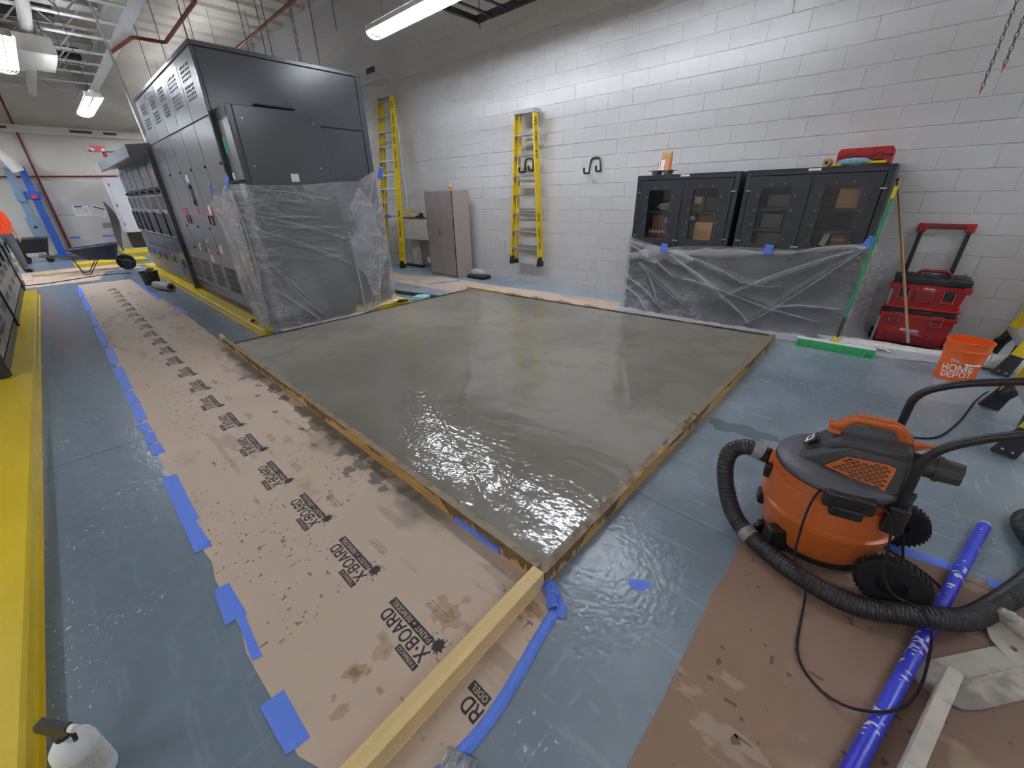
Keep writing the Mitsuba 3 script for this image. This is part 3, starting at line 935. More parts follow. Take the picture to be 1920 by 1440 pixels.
one('masking_tape', join(crumple([(-.575, .30, 0), (-.57, .5, 0), (-.60, .70, 0), (-.635, .92, 0)], .045, 1), crumple([(-.64, .92, .002), (-.69, .975, .004), (-.74, 1.0, .0)], .07, 2, .03), hull(np.array([(-.63, .905, .004), (-.585, .915, .004), (-.60, .95, .03), (-.64, .96, .03), (-.615, .97, .004)]))), 'm_tape',
    'crumpled blue tape rolled over the near end of the printed paper', 'masking tape', 'blue tape on the printed paper', smooth=40)
one('masking_tape', join(crumple([(-.70, .07, .0), (-.63, .16, .01), (-.585, .27, .0)], .03, 5), ), 'm_tape', 'loose blue masking tape at the torn end of the printed paper', 'masking tape', 'blue tape on the printed paper', smooth=40)
one('duct_tape_scrap', join(crumple([(-.60, .30, .004), (-.545, .315, .012), (-.50, .34, .0)], .06, 8, .02)), 'm_duct_tape', 'grey scrap of duct tape stuck on the torn end of the printed paper', 'tape', smooth=40)
# blue paint marks left on the bare floor
for (x, y, rx, ry, rz), nm in zip(((-.43, 1.28, .05, .03, 40), (-.30, 2.13, .055, .035, 20), (-.05, 2.02, .0, .0, 0)), ('nearer to the papered corner', 'nearer to the vacuum hose', '')):
    if rx:
        a = np.linspace(0, 2 * PI, 40, endpoint=False)
        rr = 1 + .12 * np.sin(3 * a + 1) + .07 * np.sin(7 * a)
        pl = sa.translate(sa.rotate(sg.Polygon(np.c_[rx * rr * np.cos(a), ry * rr * np.sin(a)]), rz), x, y)
        m = trimesh.creation.extrude_polygon(pl, .0006, engine='earcut')
        one('paint_mark', m, 'm_tape', f'blue oval paint mark on the floor, {nm}', 'paint mark', 'blue marks on the bare floor')
# brown paper under the vacuum
one('brown_paper', sheet([(-.17, -.6), (-.165, .65), (-.165, 1.95), (-.05, 2.16), (.45, 2.29), (1.5, 2.40), (1.6, -.6)], seed=4), 'm_paper_brown', 'brown builder paper spread under the vacuum and the trowels', 'floor paper')
for P4, nm in (([(.36, 2.255), (.66, 2.30), (.66, 2.36), (.36, 2.32)], 'between the vacuum and the blue tube'), ([(.72, 2.29), (1.3, 2.36), (1.3, 2.42), (.72, 2.35)], 'beyond the blue tube')):
    m = sheet(P4, .0009, .05, 9, 0, .002)
    m.apply_translation([0, 0, .0022])
    one('masking_tape', m, 'm_tape', f'blue tape edging the brown paper {nm}', 'masking tape', 'blue tape on the brown paper')
# paper runner between slab, tower and wall
one('floor_paper', sheet([(-12.0, 4.3), (-5.62, 4.70), (-4.9, 4.92), (-2.85, 5.28), (-2.95, 5.95), (-5.5, 5.62), (-7.2, 5.55), (-8.1, 5.2), (-12.0, 5.0)], seed=6), 'm_paper', 'tan floor paper runner between the slab and the block wall', 'floor paper')
one('floor_paper', sheet([(-5.70, 3.05), (-5.53, 3.0), (-5.53, 4.72), (-5.95, 4.66), (-5.66, 3.9)], seed=21, step=.1), 'm_paper', 'narrow tan paper strip between the slab edge and the switchgear pad', 'floor paper') if False else None
RUN = [k for k in scene if k.startswith('floor_paper') and '__' not in k][-1]
for i in range(5):
    key = uniq(RUN + '__printed_logo')
    scene[key] = {**first[0], 'to_world': T(at(-5.3 + .507 * i, 5.20 + .045 * i, PZ, 5).tolist())}
for P4, nm in (([(-6.9, 4.85), (-6.82, 4.83), (-6.55, 5.5), (-6.63, 5.53)], 'crossing it behind the switchgear'), ([(-5.75, 4.86), (-5.45, 4.92), (-5.47, 5.0), (-5.77, 4.95)], 'at the far slab corner'), ([(-3.05, 5.28), (-2.8, 5.31), (-2.83, 5.42), (-3.07, 5.4)], 'at the film covered cabinets')):
    m = sheet(P4, .0009, .05, 9, 0, .002)
    m.apply_translation([0, 0, .0022])
    one('masking_tape', m, 'm_tape', f'blue tape on the paper runner, {nm}', 'masking tape', 'blue tape on the paper runner')
mat('m_puddle', (112, 128, 134), .07, spec=.5)
aa = np.linspace(0, 2 * PI, 70, endpoint=False)
rr0 = 1 + .25 * np.sin(2 * aa + 1) + .16 * np.sin(5 * aa) + .1 * np.sin(9 * aa + 2)
one('puddle', trimesh.creation.extrude_polygon(sg.Polygon(np.c_[-.47 + .19 * rr0 * np.cos(aa), 2.98 + .10 * rr0 * np.sin(aa)]), .0008, engine='earcut'), 'm_puddle', 'small wet patch on the blue floor between the slab and the vacuum', 'puddle')
# ================================================================ things along the block wall
mat('m_teal_rag', (130, 166, 206), .85)
def slashes(parent, fx, z0, n, dz, side, m='m_black', yy=None):
    pass


def ladder(label, H, wt, wb, nstep, z_first, dz, group, mats, foot=True, marks=()):
    """closed fibreglass stepladder standing at the origin, its steps facing -y; wt / wb: width over the rails at top and foot"""
    t = thing('stepladder', label, 'ladder', group)
    hw = lambda z: (wb + (wt - wb) * z / H) / 2
    for s in (-1, 1):
        # front rail: a channel, its web outwards
        x0, x1 = s * hw(0.09), s * hw(H)
        sec = [(-.045, 0), (.045, 0), (.045, .032), (.037, .032), (.037, .007), (-.037, .007), (-.037, .032), (-.045, .032)]
        v = []
        for z, xx in ((.09, x0), (H - .02, x1)):
            for y, d in sec:
                v.append((xx - s * d, y, z))
        n = len(sec)
        f = [(i, (i + 1) % n, n + (i + 1) % n) for i in range(n)] + [(i, n + (i + 1) % n, n + i) for i in range(n)]
        tri = [(0, 1, 4), (1, 2, 3), (1, 3, 4), (0, 4, 5), (0, 5, 7), (5, 6, 7)]
        f += tri + [(a + n, c + n, b + n) for a, b, c in tri]
        m = TM(v, f)
        trimesh.repair.fix_normals(m)
        rail = put('front_rail', m, 'm_yellow', t)
        # rear rail, folded against the front one
        xr0, xr1 = s * (hw(.09) - .035), s * (hw(H) - .045)
        rr = tube([(xr0, .10, .09), (xr1, .085, H - .06)], .036, 4, sx=1.0, sy=1.0)
        put('rear_rail', rr, 'm_yellow', t)
        foot_m = hull([(s * hw(.0) + s * .012, -.055, 0), (s * hw(0) + s * .012, .05, 0), (s * hw(0) - s * .05, -.055, 0), (s * hw(0) - s * .05, .05, 0),
                       (s * hw(.16) + s * .006, -.05, .17), (s * hw(.16) + s * .006, .05, .17), (s * hw(.16) - s * .026, -.05, .14), (s * hw(.16) - s * .026, .05, .14)])
        put('foot', foot_m, 'm_black', t)
        put('foot', hull([(xr0 + s * .02, .075, .0), (xr0 + s * .02, .13, .0), (xr0 - s * .03, .075, .0), (xr0 - s * .03, .13, .0), (xr0 + s * .012, .08, .13), (xr0 + s * .012, .12, .13), (xr0 - s * .02, .08, .13), (xr0 - s * .02, .12, .13)]), 'm_black', t)
        # printed slashes and oval on the outer face of the rail
        for zc in marks:
            out = []
            for k in range(3):
                for sg_ in (-1, 1):
                    z = zc + sg_ * (.20 + .045 * k)
                    xx = s * (hw(z) + .0012)
                    out.append(hull([(xx, -.028, z), (xx, .022, z + .03), (xx, .022, z + .05), (xx, -.028, z + .02), (xx - s * .003, -.028, z), (xx - s * .003, .022, z + .05)]))
            aa = np.linspace(0, 2 * PI, 21)
            out.append(tube([(s * (hw(zc + .1 * math.sin(q)) + .001), .022 * math.cos(q), zc + .11 * math.sin(q)) for q in aa], .004, 4, cap=False))
            out.append(hull([(s * (hw(zc) + .001), -.012, zc - .045), (s * (hw(zc) + .001), .0, zc - .05), (s * (hw(zc) + .001), .012, zc + .045), (s * (hw(zc) + .001), .0, zc + .05), (s * (hw(zc) - .002), 0, zc)]))
            put('rail_print', out, 'm_black', rail)
    for i in range(nstep):
        z = z_first + dz * i
        w = hw(z) - .008
        st = put('step', [box(-w, w, -.042, .042, z, z + .022, .003)] + [box(-w, w, y - .004, y + .004, z + .021, z + .025) for y in (-.03, -.01, .01, .03)], 'm_alu', t)
        for s in (-1, 1):
            put('brace', hull([(s * w, -.02, z), (s * w, .02, z), (s * (w - .05), -.02, z), (s * (w - .05), .02, z), (s * w, -.02, z - .07), (s * w, .02, z - .07)]), mats, st)
    for z in np.arange(.35, H - .2, .62):
        put('rear_spreader', cyl((-(hw(z) - .03), .10, z), (hw(z) - .03, .10, z), .012, 8), 'm_alu', t)
    put('top_cap', hull([(s * (wt / 2 + .012), y, z) for s in (-1, 1) for y, z in ((-.055, H - .06), (-.055, H - .005), (-.045, H), (.125, H), (.13, H - .06))]), 'm_alu', t)
    return t


# tall ladder leaning by the switchgear
tilt = math.degrees(math.atan2(.40, 3.72))
place(at(-9.50, 5.72, 0, 0, -tilt))
t = ladder('tall yellow stepladder leaning on the block wall beside the tall switchgear', 3.74, .56, .86, 12, .30, .30, 'yellow stepladders along the block wall', 'm_alu', marks=(3.25, 2.55, 1.0, .55))
place()
def_rag = grid(lambda u, v: np.c_[-.24 + .30 * u, -.05 - .03 * np.sin(v * 6), 1.235 - .075 * np.clip(v * 1.6 - .5, 0, 1) + .012 * meshkit.noise(np.c_[u * 9, v * 6, u * 0])], 24, 14)
place(at(-9.50, 5.72, 0, 0, -tilt))
one('rag', shell(def_rag, .004), 'm_teal_rag', 'blue rag hanging over a step of the tall yellow stepladder', 'cloth', smooth=60)
place()
# shorter ladder hanging on hooks
place(at(-5.27, 6.10, .37))
t = ladder('yellow stepladder hung on wall hooks between the taupe and the black cabinets', 2.55, .44, .74, 8, .28, .315, 'yellow stepladders along the block wall', 'm_alu', marks=(2.1, .6))
place()


def hook(x, z, w, label):
    t = thing('wall_hook', label, 'hook', 'bent steel hooks on the block wall')
    place(at(x, YW, z))
    put('bracket', bend([(-.12, -.012, -.12), (-.085, -.012, .10), (-.05, -.012, .125), (.05, -.012, .125), (.10, -.012, .10), (.15, -.012, -.12)], .05), 'm_black', t) if False else None
    put('bracket', tube(bend([(-.10, -.014, -.10), (-.075, -.014, .11), (.085, -.014, .12), (.12, -.014, -.08)], .06), .0135, 8), 'm_steel_dark', t, smooth=40)
    for s, xx, zz in ((-1, -.10, -.10), (1, .12, -.08)):
        put('arm', tube(bend([(xx, -.014, zz), (xx, -.10, zz - .01), (xx - .01, -.145, zz - .005), (xx - .01, -.155, zz + .07)], .05), .015, 8), 'm_black', t, smooth=40)
    place()


hook(-3.95, 2.02, .4, 'empty bent black ladder hook on the open block wall')
hook(-5.35, 2.10, .4, 'bent black hook carrying the shorter yellow stepladder')

# taupe cabinet
t = thing('storage_cabinet', 'tall taupe two door steel cabinet standing against the block wall', 'cabinet')
x0, x1, y0, y1 = -7.78, -6.86, 5.66, 6.12
put('body', box(x0, x1, y0 + .02, y1, 0.0, 1.735, .006), 'm_taupe_light', t)
xm = -7.30
for a, b in ((x0 + .006, xm - .006), (xm + .006, x1 - .02)):
    d = put('door', box(a, b, y0, y0 + .02, .05, 1.72, .006), 'm_taupe', t)
put('door_gap', box(xm - .006, xm + .006, y0 + .012, y0 + .02, .05, 1.72), 'm_black', t)
put('handle', box(xm - .03, xm - .012, y0 - .02, y0, .86, 1.0, .006), 'm_steel_dark', t)
put('hinge_strip', box(x1 - .016, x1, y0 + .004, y0 + .02, .02, 1.73), 'm_steel_dark', t)
t = thing('grease_bottle', 'small bottle with orange and yellow label and thin spout on the taupe cabinet', 'bottle')
place(at(-7.02, 5.78, 1.735))
put('bottle', lathe([(0, 0), (.03, 0), (.03, .07), (.012, .10), (.012, .115), (0, .115)], 16), 'm_yellow', t, smooth=30)
put('label', lathe([(.0308, .02), (.0308, .055)], 16), 'm_label_red', t, smooth=True)
put('spout', cyl((0, 0, .11), (-.008, 0, .20), .004, 6), 'm_paper_white', t)
place()
t = thing('scrap_bundle', 'crumpled clear plastic lying on black trays at the foot of the taupe cabinet', 'tray')
put('tray', box(-6.78, -6.28, 5.86, 6.12, 0, .05, .01), 'm_black', t)
put('tray', box(-6.70, -6.22, 5.82, 6.05, .052, .085, .008), 'm_steel_dark', t)
ic = trimesh.creation.icosphere(4, 1.0)
v = np.array(ic.vertices)
v = v * (1 + .35 * (meshkit.fbm(v * 3 + 5, 3)[:, None] - .5)) * [.20, .10, .06]
WRAP = TM(v + [-6.5, 5.95, .135], ic.faces)

# wall heater, its pipes, conduits, vent
t = thing('wall_heater', 'white wall box above a row of thin white pipes between tall ladder and taupe cabinet', 'heater')
put('housing', box(-9.42, -8.4, 6.08, 6.3, .66, 1.15, .01), 'm_white_metal', t)
put('top_rail', box(-9.43, -8.39, 6.06, 6.3, 1.15, 1.17, .004), 'm_steel_dark', t)
for i in range(7):
    put('pipe', cyl((-9.22 + .055 * i, 6.2, .02), (-9.26 + .055 * i, 6.2, .66), .014, 8), 'm_pipe_white', t, smooth=40)
put('back_panel', box(-8.95, -8.45, 6.2, 6.29, .0, .66, .004), 'm_grey_steel', t)
put('floor_channel', box(-9.5, -8.7, 6.05, 6.16, 0.0, .05, .006), 'm_black', t)
put('outlet', box(-8.62, -8.5, 6.18, 6.2, .12, .26, .004), 'm_paper_white', t)
one('coiled_strap', join(tube([(-9.18 + .14 * math.cos(a), 6.18 + .05 * math.sin(a), 1.185 + .004 * i) for i, a in enumerate(np.linspace(0, 4 * PI, 50))], .012, 6)), 'm_yellow', 'yellow strap lying coiled on the white wall box', 'strap', smooth=40)
one('black_tool', join(box(-8.85, -8.62, 6.12, 6.22, 1.171, 1.21, .01), box(-8.72, -8.62, 6.13, 6.2, 1.2, 1.27, .01)), 'm_black', 'small black tool lying on the white wall box beside the taupe cabinet', 'tool')
along('conduit', bend([(-11.6, 6.27, 4.12), (-9.36, 6.27, 4.12), (-9.33, 6.27, 1.17)], .16, 8), .016, 'm_white_metal', 'white conduit bending down the block wall to the white wall box', 'pipe')
along('conduit', bend([(-11.6, 6.27, 4.03), (-9.66, 6.27, 4.03), (-9.62, 6.27, 3.2)], .14, 8), .013, 'm_white_metal', 'thinner white conduit bending down the block wall behind the tall ladder', 'pipe')
t = thing('wall_vent', 'small dark louvred vent high on the block wall near the switchgear', 'vent')
put('frame', box(-10.42, -10.05, 6.285, 6.3, 4.27, 4.38, .004), 'm_steel_dark', t)
for i in range(4):
    put('slat', box(-10.40, -10.07, 6.278, 6.288, 4.283 + .024 * i, 4.298 + .024 * i), 'm_steel_dark', t)
# ================================================================ black glazed cabinets, what they hold and carry
def film_fn(path, top, bot, folds, seed, flare=.06, n=(200, 90), wob=.012):
    """plastic film hung along a plan path; top / bot: heights along it (pairs of arc length, z); folds: ridges between two (arc length, z) points"""
    P = np.array(path, float)
    L = np.r_[0, np.cumsum(np.linalg.norm(np.diff(P, axis=0), axis=1))]

    def fn(u, v):
        s = u * L[-1]
        x, y = np.interp(s, L, P[:, 0]), np.interp(s, L, P[:, 1])
        e = .04
        dx = np.interp(np.clip(s + e, 0, L[-1]), L, P[:, 0]) - np.interp(np.clip(s - e, 0, L[-1]), L, P[:, 0])
        dy = np.interp(np.clip(s + e, 0, L[-1]), L, P[:, 1]) - np.interp(np.clip(s - e, 0, L[-1]), L, P[:, 1])
        nn = np.hypot(dx, dy)
        nx, ny = dy / nn, -dx / nn          # outward: to the right of the path
        zt, zb = np.interp(s, *np.array(top).T), np.interp(s, *np.array(bot).T)
        z = zt + (zb - zt) * v
        d = wob * (meshkit.fbm(np.c_[s * 3, z * 3, s * 0 + seed], 4) - .3) + .3 * wob * meshkit.fbm(np.c_[s * 14, z * 14, s * 0 + seed], 2)
        for (s0, z0), (s1, z1), w, a in folds:
            A, B = np.array([s0, z0]), np.array([s1, z1])
            q = np.c_[s, z]
            k = np.clip(((q - A) @ (B - A)) / ((B - A) @ (B - A)), 0, 1)
            dd = np.linalg.norm(q - (A + k[:, None] * (B - A)), axis=1)
            d += a * np.exp(-(dd / (w * (.4 + k))) ** 2)
        d += flare * np.clip((.22 - z) / .22, 0, 1) ** 2 * (.5 + meshkit.noise(np.c_[s * 4, s * 0, s * 0 + seed]))
        return np.c_[x + nx * d, y + ny * d, np.maximum(z, .004)]
    return fn, L


def fold_strip(fn, L, top, bot, a, b, w, off=.004, n=48):
    """a doubled fold of the film: a narrow band along (arc length, z) a -> b, lying just outside of it"""
    T_, B_ = np.array(top), np.array(bot)

    def g(u, v):
        s = a[0] + (b[0] - a[0]) * u + 0 * v
        z = a[1] + (b[1] - a[1]) * u
        d = np.array([b[0] - a[0], b[1] - a[1]], float)
        d /= np.linalg.norm(d)
        ww = w * np.sin(PI * np.clip(u, .02, .98)) ** .6 * (.35 + .65 * meshkit.noise(np.c_[u * 7 + a[1] * 31, u * 0 + b[0] * 17, u * 0]))
        arc = .035 * np.sin(PI * u) * (1 if (a[0] * 7.3 + b[1] * 3.1) % 1 > .4 else -1) * min(1.0, np.hypot(b[0] - a[0], b[1] - a[1])) + .012 * (meshkit.noise(np.c_[u * 5, u * 0 + a[0] * 9, u * 0]) - .5)
        s = s - d[1] * ((v - .5) * ww + arc)
        z = z + d[0] * ((v - .5) * ww + arc)
        s = np.clip(s, 0, L[-1])
        zt, zb = np.interp(s, *T_.T), np.interp(s, *B_.T)
        p = fn(s / L[-1], np.clip((z - zt) / (zb - zt), 0, 1))
        q = fn(np.clip(s / L[-1] + .004, 0, 1), np.clip((z - zt) / (zb - zt), 0, 1)) - fn(np.clip(s / L[-1] - .004, 0, 1), np.clip((z - zt) / (zb - zt), 0, 1))
        q[:, 2] = 0
        q /= np.linalg.norm(q, axis=1)[:, None] + 1e-9
        o = off + .010 * np.sin(v * PI)
        return p + np.c_[q[:, 1], -q[:, 0], q[:, 0] * 0] * o[:, None]
    return grid(g, n, 5)


def film_mat(name, w, rough=.28):
    scene[name] = {'type': 'blendbsdf', 'weight': {'type': 'rgb', 'value': w} if False else w,
                   'a': {'type': 'thindielectric', 'int_ior': 1.25},
                   'b': {'type': 'principledthin', 'base_color': rgb(236, 236, 240), 'roughness': rough, 'diff_trans': 0.9, 'spec_trans': 0.0, 'eta': 1.5}}


def f_film(p, n, uv):
    # crease whitening: fine stretched creases, level ones and slanting ones
    w = fbm(uv.x * 2.2, uv.y * 2.2, 3, 2)
    a = fbm(uv.x * 2.0 + 2 * w, uv.y * 15 + 5 * w, 1, 3)
    b = fbm((uv.x + uv.y) * 11 + 4 * w, (uv.x - uv.y) * 1.7, 7, 3)
    c = fbm((uv.x - uv.y) * 11 + 4 * w, (uv.x + uv.y) * 1.7, 5, 3)
    r = smoothstep(.10, .0, dr.abs(a - .5)) * .55 + smoothstep(.06, .0, dr.abs(b - .5)) * .45 + smoothstep(.06, .0, dr.abs(c - .5)) * .45
    return .26 + .22 * smoothstep(.35, .7, w) * .6 + .34 * dr.minimum(r, 1) * smoothstep(.3, .6, fbm(uv.x * 1.3, uv.y * 1.7, 9, 2))


film_mat('m_film', proc(f_film))
film_mat('m_film_fold', .40)
film_mat('m_film_dense', .66)
film_mat('m_film_hem', .58)


def film_grid(fn, L, top, bot, nu, nv):
    m = grid(fn, nu, nv)
    u, v = np.meshgrid(np.linspace(0, 1, nu), np.linspace(0, 1, nv), indexing='ij')
    s_ = u.ravel() * L[-1]
    zt, zb = np.interp(s_, *np.array(top).T), np.interp(s_, *np.array(bot).T)
    return m, np.c_[s_, zt + (zb - zt) * v.ravel()]


def glazed_cabinet(x0, x1, label, tag_):
    y0, y1, H = 5.62, 6.22, 1.815
    t = thing('glazed_cabinet', label, 'cabinet', 'black glazed cabinets')
    put('side_panel', box(x0, x0 + .012, y0 + .03, y1, .0, H, .003), 'm_cabinet', t)
    put('side_panel', box(x1 - .012, x1, y0 + .03, y1, .0, H, .003), 'm_cabinet', t)
    put('back_panel', box(x0 + .012, x1 - .012, y1 - .012, y1, .04, H - .01), 'm_inside', t)
    put('top_panel', box(x0, x1, y0 + .004, y1, H - .016, H, .003), 'm_cabinet', t)
    put('front_frame', [box(x0, x0 + .055, y0 + .004, y0 + .03, 0, H - .016, .003), box(x1 - .055, x1, y0 + .004, y0 + .03, 0, H - .016, .003),
                        box(x0 + .055, x1 - .055, y0 + .004, y0 + .03, H - .06, H - .016, .003), box(x0 + .055, x1 - .055, y0 + .004, y0 + .03, 0, .08, .003)], 'm_cabinet', t)
    xm = (x0 + x1) / 2
    put('name_tag', box(xm - .06, xm + .05, y0 - .001, y0 + .004, H - .032, H - .008), 'm_paper_white', t)
    put('name_tag_mark', box(xm - .02, xm + .012, y0 - .003, y0 - .001, H - .026, H - .016), 'm_steel_dark', t) if False else None
    for z in (.12, .52, .80, 1.03, 1.38) if tag_ == 'a' else (.12, .52, .80, 1.02, 1.20, 1.42):
        put('shelf', box(x0 + .014, x1 - .014, y0 + .09, y1 - .014, z - .03, z, .002), 'm_inside', t)
    for i, (a, b) in enumerate(((x0 + .06, xm - .003), (xm + .003, x1 - .06))):
        wx0, wx1 = (a + .13, b - .155) if i == 0 else (a + .13, b - .15)
        poly = sg.box(a, .085, b, H - .065).difference(rrect(wx0, wx1, 1.04, 1.635, .03))
        d = put('door', prism(poly, .02, 'y', y0 - .002), 'm_cabinet', t)
        put('window_pane', box(wx0 - .015, wx1 + .015, y0 + .0185, y0 + .0195, 1.02, 1.65) if False else TM([(wx0 - .015, y0 + .019, 1.02), (wx1 + .015, y0 + .019, 1.02), (wx1 + .015, y0 + .019, 1.65), (wx0 - .015, y0 + .019, 1.65)], [(0, 1, 2), (0, 2, 3)]), 'm_glass', d)
        for zz in (1.10, 1.25, 1.40, 1.55):
            for xx in (wx0 - .035, wx1 + .035):
                put('rivet', cyl((xx, y0 - .007, zz), (xx, y0, zz), .006, 6), 'm_alu', d)
        for xx in (wx0 + .08, wx1 - .08):
            put('rivet', cyl((xx, y0 - .007, 1.67), (xx, y0, 1.67), .006, 6), 'm_alu', d)
        xh = a - .012 if i == 0 else b + .012
        for zz in (.3, 1.06, 1.6):
            put('hinge', box(xh - .025, xh + .025, y0 - .006, y0 + .004, zz, zz + .01), 'm_chrome', d)
    h = put('door_handle', [box(xm - .035, xm + .035, y0 - .03, y0 - .002, .995, 1.03, .006), hull([(xm - .014, y0 - .045, 1.0), (xm + .014, y0 - .045, 1.0), (xm - .014, y0 - .03, 1.0), (xm + .014, y0 - .03, 1.0), (xm - .006, y0 - .05, .87), (xm + .006, y0 - .05, .87), (xm, y0 - .04, .87)])], 'm_steel_dark', t)
    put('handle_bar', box(xm - .036, xm + .036, y0 - .034, y0 - .029, 1.022, 1.034), 'm_chrome', h)
    return t


CA = glazed_cabinet(-2.84, -1.555, 'black glazed steel cabinet with a paper bag on top', 'a')
CB = glazed_cabinet(-1.49, -0.20, 'black glazed steel cabinet with a red tool case on top', 'b')


def carton(x0, x1, y0, y1, z0, z1, label, m='m_carton', tape=True, plate=None):
    t = thing('carton', label, 'box', 'boxes kept in the glazed cabinets')
    put('body', box(x0, x1, y0, y1, z0, z1, .004), m, t)
    if tape:
        put('sealing_tape', box(x0 - .0004, x1 + .0004, y0 - .0012, y0, (z0 + z1) / 2 - .012, (z0 + z1) / 2 + .012), 'm_tan', t)
    if plate:
        put('label', box(plate[0], plate[1], y0 - .0018, y0, plate[2], plate[3]), 'm_paper_white', t)
    return t


carton(-2.03, -1.80, 5.76, 6.1, 1.031, 1.25, 'tan carton in the lower window of the bag topped cabinet', 'm_carton')
carton(-2.06, -2.032 + .0, 5.80, 6.1, 1.031, 1.30, 'slim grey box beside the tan carton in the bag topped cabinet', 'm_grey_blue', False) if False else None
carton(-2.17, -2.04, 5.78, 6.1, 1.031, 1.33, 'narrow dark box with a white plate next to the tan carton', 'm_steel_dark', False, (-2.16, -2.05, 1.27, 1.32))
carton(-2.03, -1.82, 5.85, 6.1, 1.252, 1.34, 'flat brown carton lying on the tan one', 'm_carton_dark', False)
carton(-2.14, -1.98, 5.80, 6.1, 1.381, 1.56, 'brown box with a white label on the upper shelf of the bag topped cabinet', 'm_carton_dark', False, (-2.10, -2.01, 1.47, 1.545))
carton(-1.96, -1.70, 5.82, 6.1, 1.381, 1.54, 'dark box at the right of the upper shelf of the bag topped cabinet', 'm_charcoal_dark', False)
carton(-2.66, -2.38, 5.85, 6.1, 1.15, 1.33, 'brown box with a white label behind the row of small bottles', 'm_carton_dark', False, (-2.47, -2.39, 1.22, 1.29))
carton(-2.70, -2.36, 5.84, 6.1, 1.031, 1.148, 'brown box carrying the labelled one behind the small bottles', 'm_carton_dark', False)
rb = np.random.default_rng(8)
for i in range(7):
    x = -2.64 + .046 * i
    t = thing('small_bottle', 'small dark bottle with a pale cap in the row behind the cabinet glass', 'bottle', 'small bottles in the glazed cabinet')
    put('bottle', lathe([(0, 1.031), (.016, 1.031), (.017, 1.085), (.008, 1.10), (0, 1.10)], 10) if False else moved(lathe([(0, 0), (.016, 0), (.017, .055), (.008, .07), (0, .07)], 10), at(x, 5.76, 1.031)), 'm_steel_dark' if i < 4 else 'm_red_dark', t, smooth=30)
    put('cap', moved(lathe([(.009, .068), (.009, .095), (0, .095)], 8), at(x, 5.76, 1.031)), 'm_paper_white', t, smooth=30)
v = np.array(ic.vertices)
v = v * (1 + .5 * (meshkit.fbm(v * 4 + 3, 3)[:, None] - .5)) * [.14, .10, .055]
one('crumpled_bag', TM(v + [-2.46, 5.86, 1.43], ic.faces), 'm_film_dense', 'crumpled clear plastic bag on the upper shelf of the bag topped cabinet', 'plastic bag', smooth=False)
carton(-.60, -.36, 5.78, 6.1, 1.421, 1.62, 'tan carton high behind the glass of the cabinet under the red case', 'm_carton', True)
carton(-.55, -.30, 5.78, 6.1, 1.021, 1.19, 'brown carton low behind the glass of the cabinet under the red case', 'm_carton_dark', True)
carton(-1.28, -1.02, 5.80, 6.1, 1.021, 1.15, 'dark case low in the left window of the cabinet under the red case', 'm_charcoal', False)
carton(-1.27, -1.06, 5.80, 6.1, 1.201, 1.36, 'dark case on the middle shelf of the cabinet under the red case', 'm_charcoal', False)
carton(-1.26, -1.00, 5.82, 6.1, 1.421, 1.56, 'dark case on the upper shelf of the cabinet under the red case', 'm_charcoal', False)
t = thing('grey_tube', 'pale grey plank standing on end behind the cabinet glass beside the brown carton', 'plank')
place(at(-.63, 5.80, 1.021, 0, 0, 14))
put('plank', box(-.03, .03, 0, .05, 0.012, .175, .006), 'm_pipe_white', t)
place()

# on top of the cabinets
ZT = 1.8155
t = thing('cup_tray', 'grey pulp cup carrier on the black cabinet', 'tray')
cups = [lathe([(0, .012), (.028, .012), (.034, 0), (.045, .045), (.05, .05), (.052, .045)], 14)]
trm = []
for cx in (-.075, .075):
    for cy in (-.06, .06):
        trm.append(moved(lathe([(0, .006), (.030, .003), (.045, .05), (.056, .056)], 14), at(cx, cy, 0)))
trm.append(prism(rrect(-.16, .16, -.12, .12, .03).difference(unary_union([sg.Point(cx, cy).buffer(.045) for cx in (-.075, .075) for cy in (-.06, .06)])), .006, 'z', .052))
place(at(-2.58, 5.80, ZT))
put('carrier', trm, 'm_grey_steel', t, smooth=30)
place()
t = thing('paper_bag', 'crumpled paper food bag with red and white print standing in the cup carrier', 'bag')


def bag(u, v):
    a = u * 2 * PI
    w, d = .085 * (1 - .25 * v), .055 * (1 - .75 * v ** 1.5)
    c, s_ = np.cos(a), np.sin(a)
    k = (np.abs(c) ** 4 + np.abs(s_) ** 4) ** -.25
    q = np.c_[w * k * c, d * k * s_, .21 * v]
    q += .022 * v[:, None] * (meshkit.fbm(np.c_[c * 2, s_ * 2, v * 5], 3)[:, None] - .5) * [2, 1.6, 1.0]
    q[:, 0] += .02 * v
    return q


place(at(-2.56, 5.80, ZT + .06))
bm = grid(bag, 40, 16)
zz = np.array(bm.vertices)[:, 2]
fz = np.array(bm.vertices)[np.array(bm.faces)].mean(1)
low = fz[:, 2] < .12
front = fz[:, 0] < .01
put('body', TM(bm.vertices, np.array(bm.faces)[low & front]), 'm_paper_white', t, smooth=60)
put('printed_side', TM(bm.vertices, np.array(bm.faces)[low & ~front]), 'm_salmon', t, smooth=60)
put('rolled_top', TM(bm.vertices, np.array(bm.faces)[~low]), 'm_carton', t, smooth=60)
put('print_stripe', [box(-.075, -.066, -.056, -.0545, .02, .09), box(-.045, -.038, -.056, -.0545, .015, .10)], 'm_label_red', t)
place()
t = thing('tape_roll', 'tan roll of paper tape lying on the black cabinet', 'tape roll')
rr = [(.016, -.03), (.037, -.03), (.038, -.028), (.038, .028), (.037, .03), (.016, .03), (.016, -.03)]
put('roll', moved(lathe(rr, 28), at(-.77, 5.74, ZT + .039, -20, 90)), 'm_tan', t, smooth=30)
place()
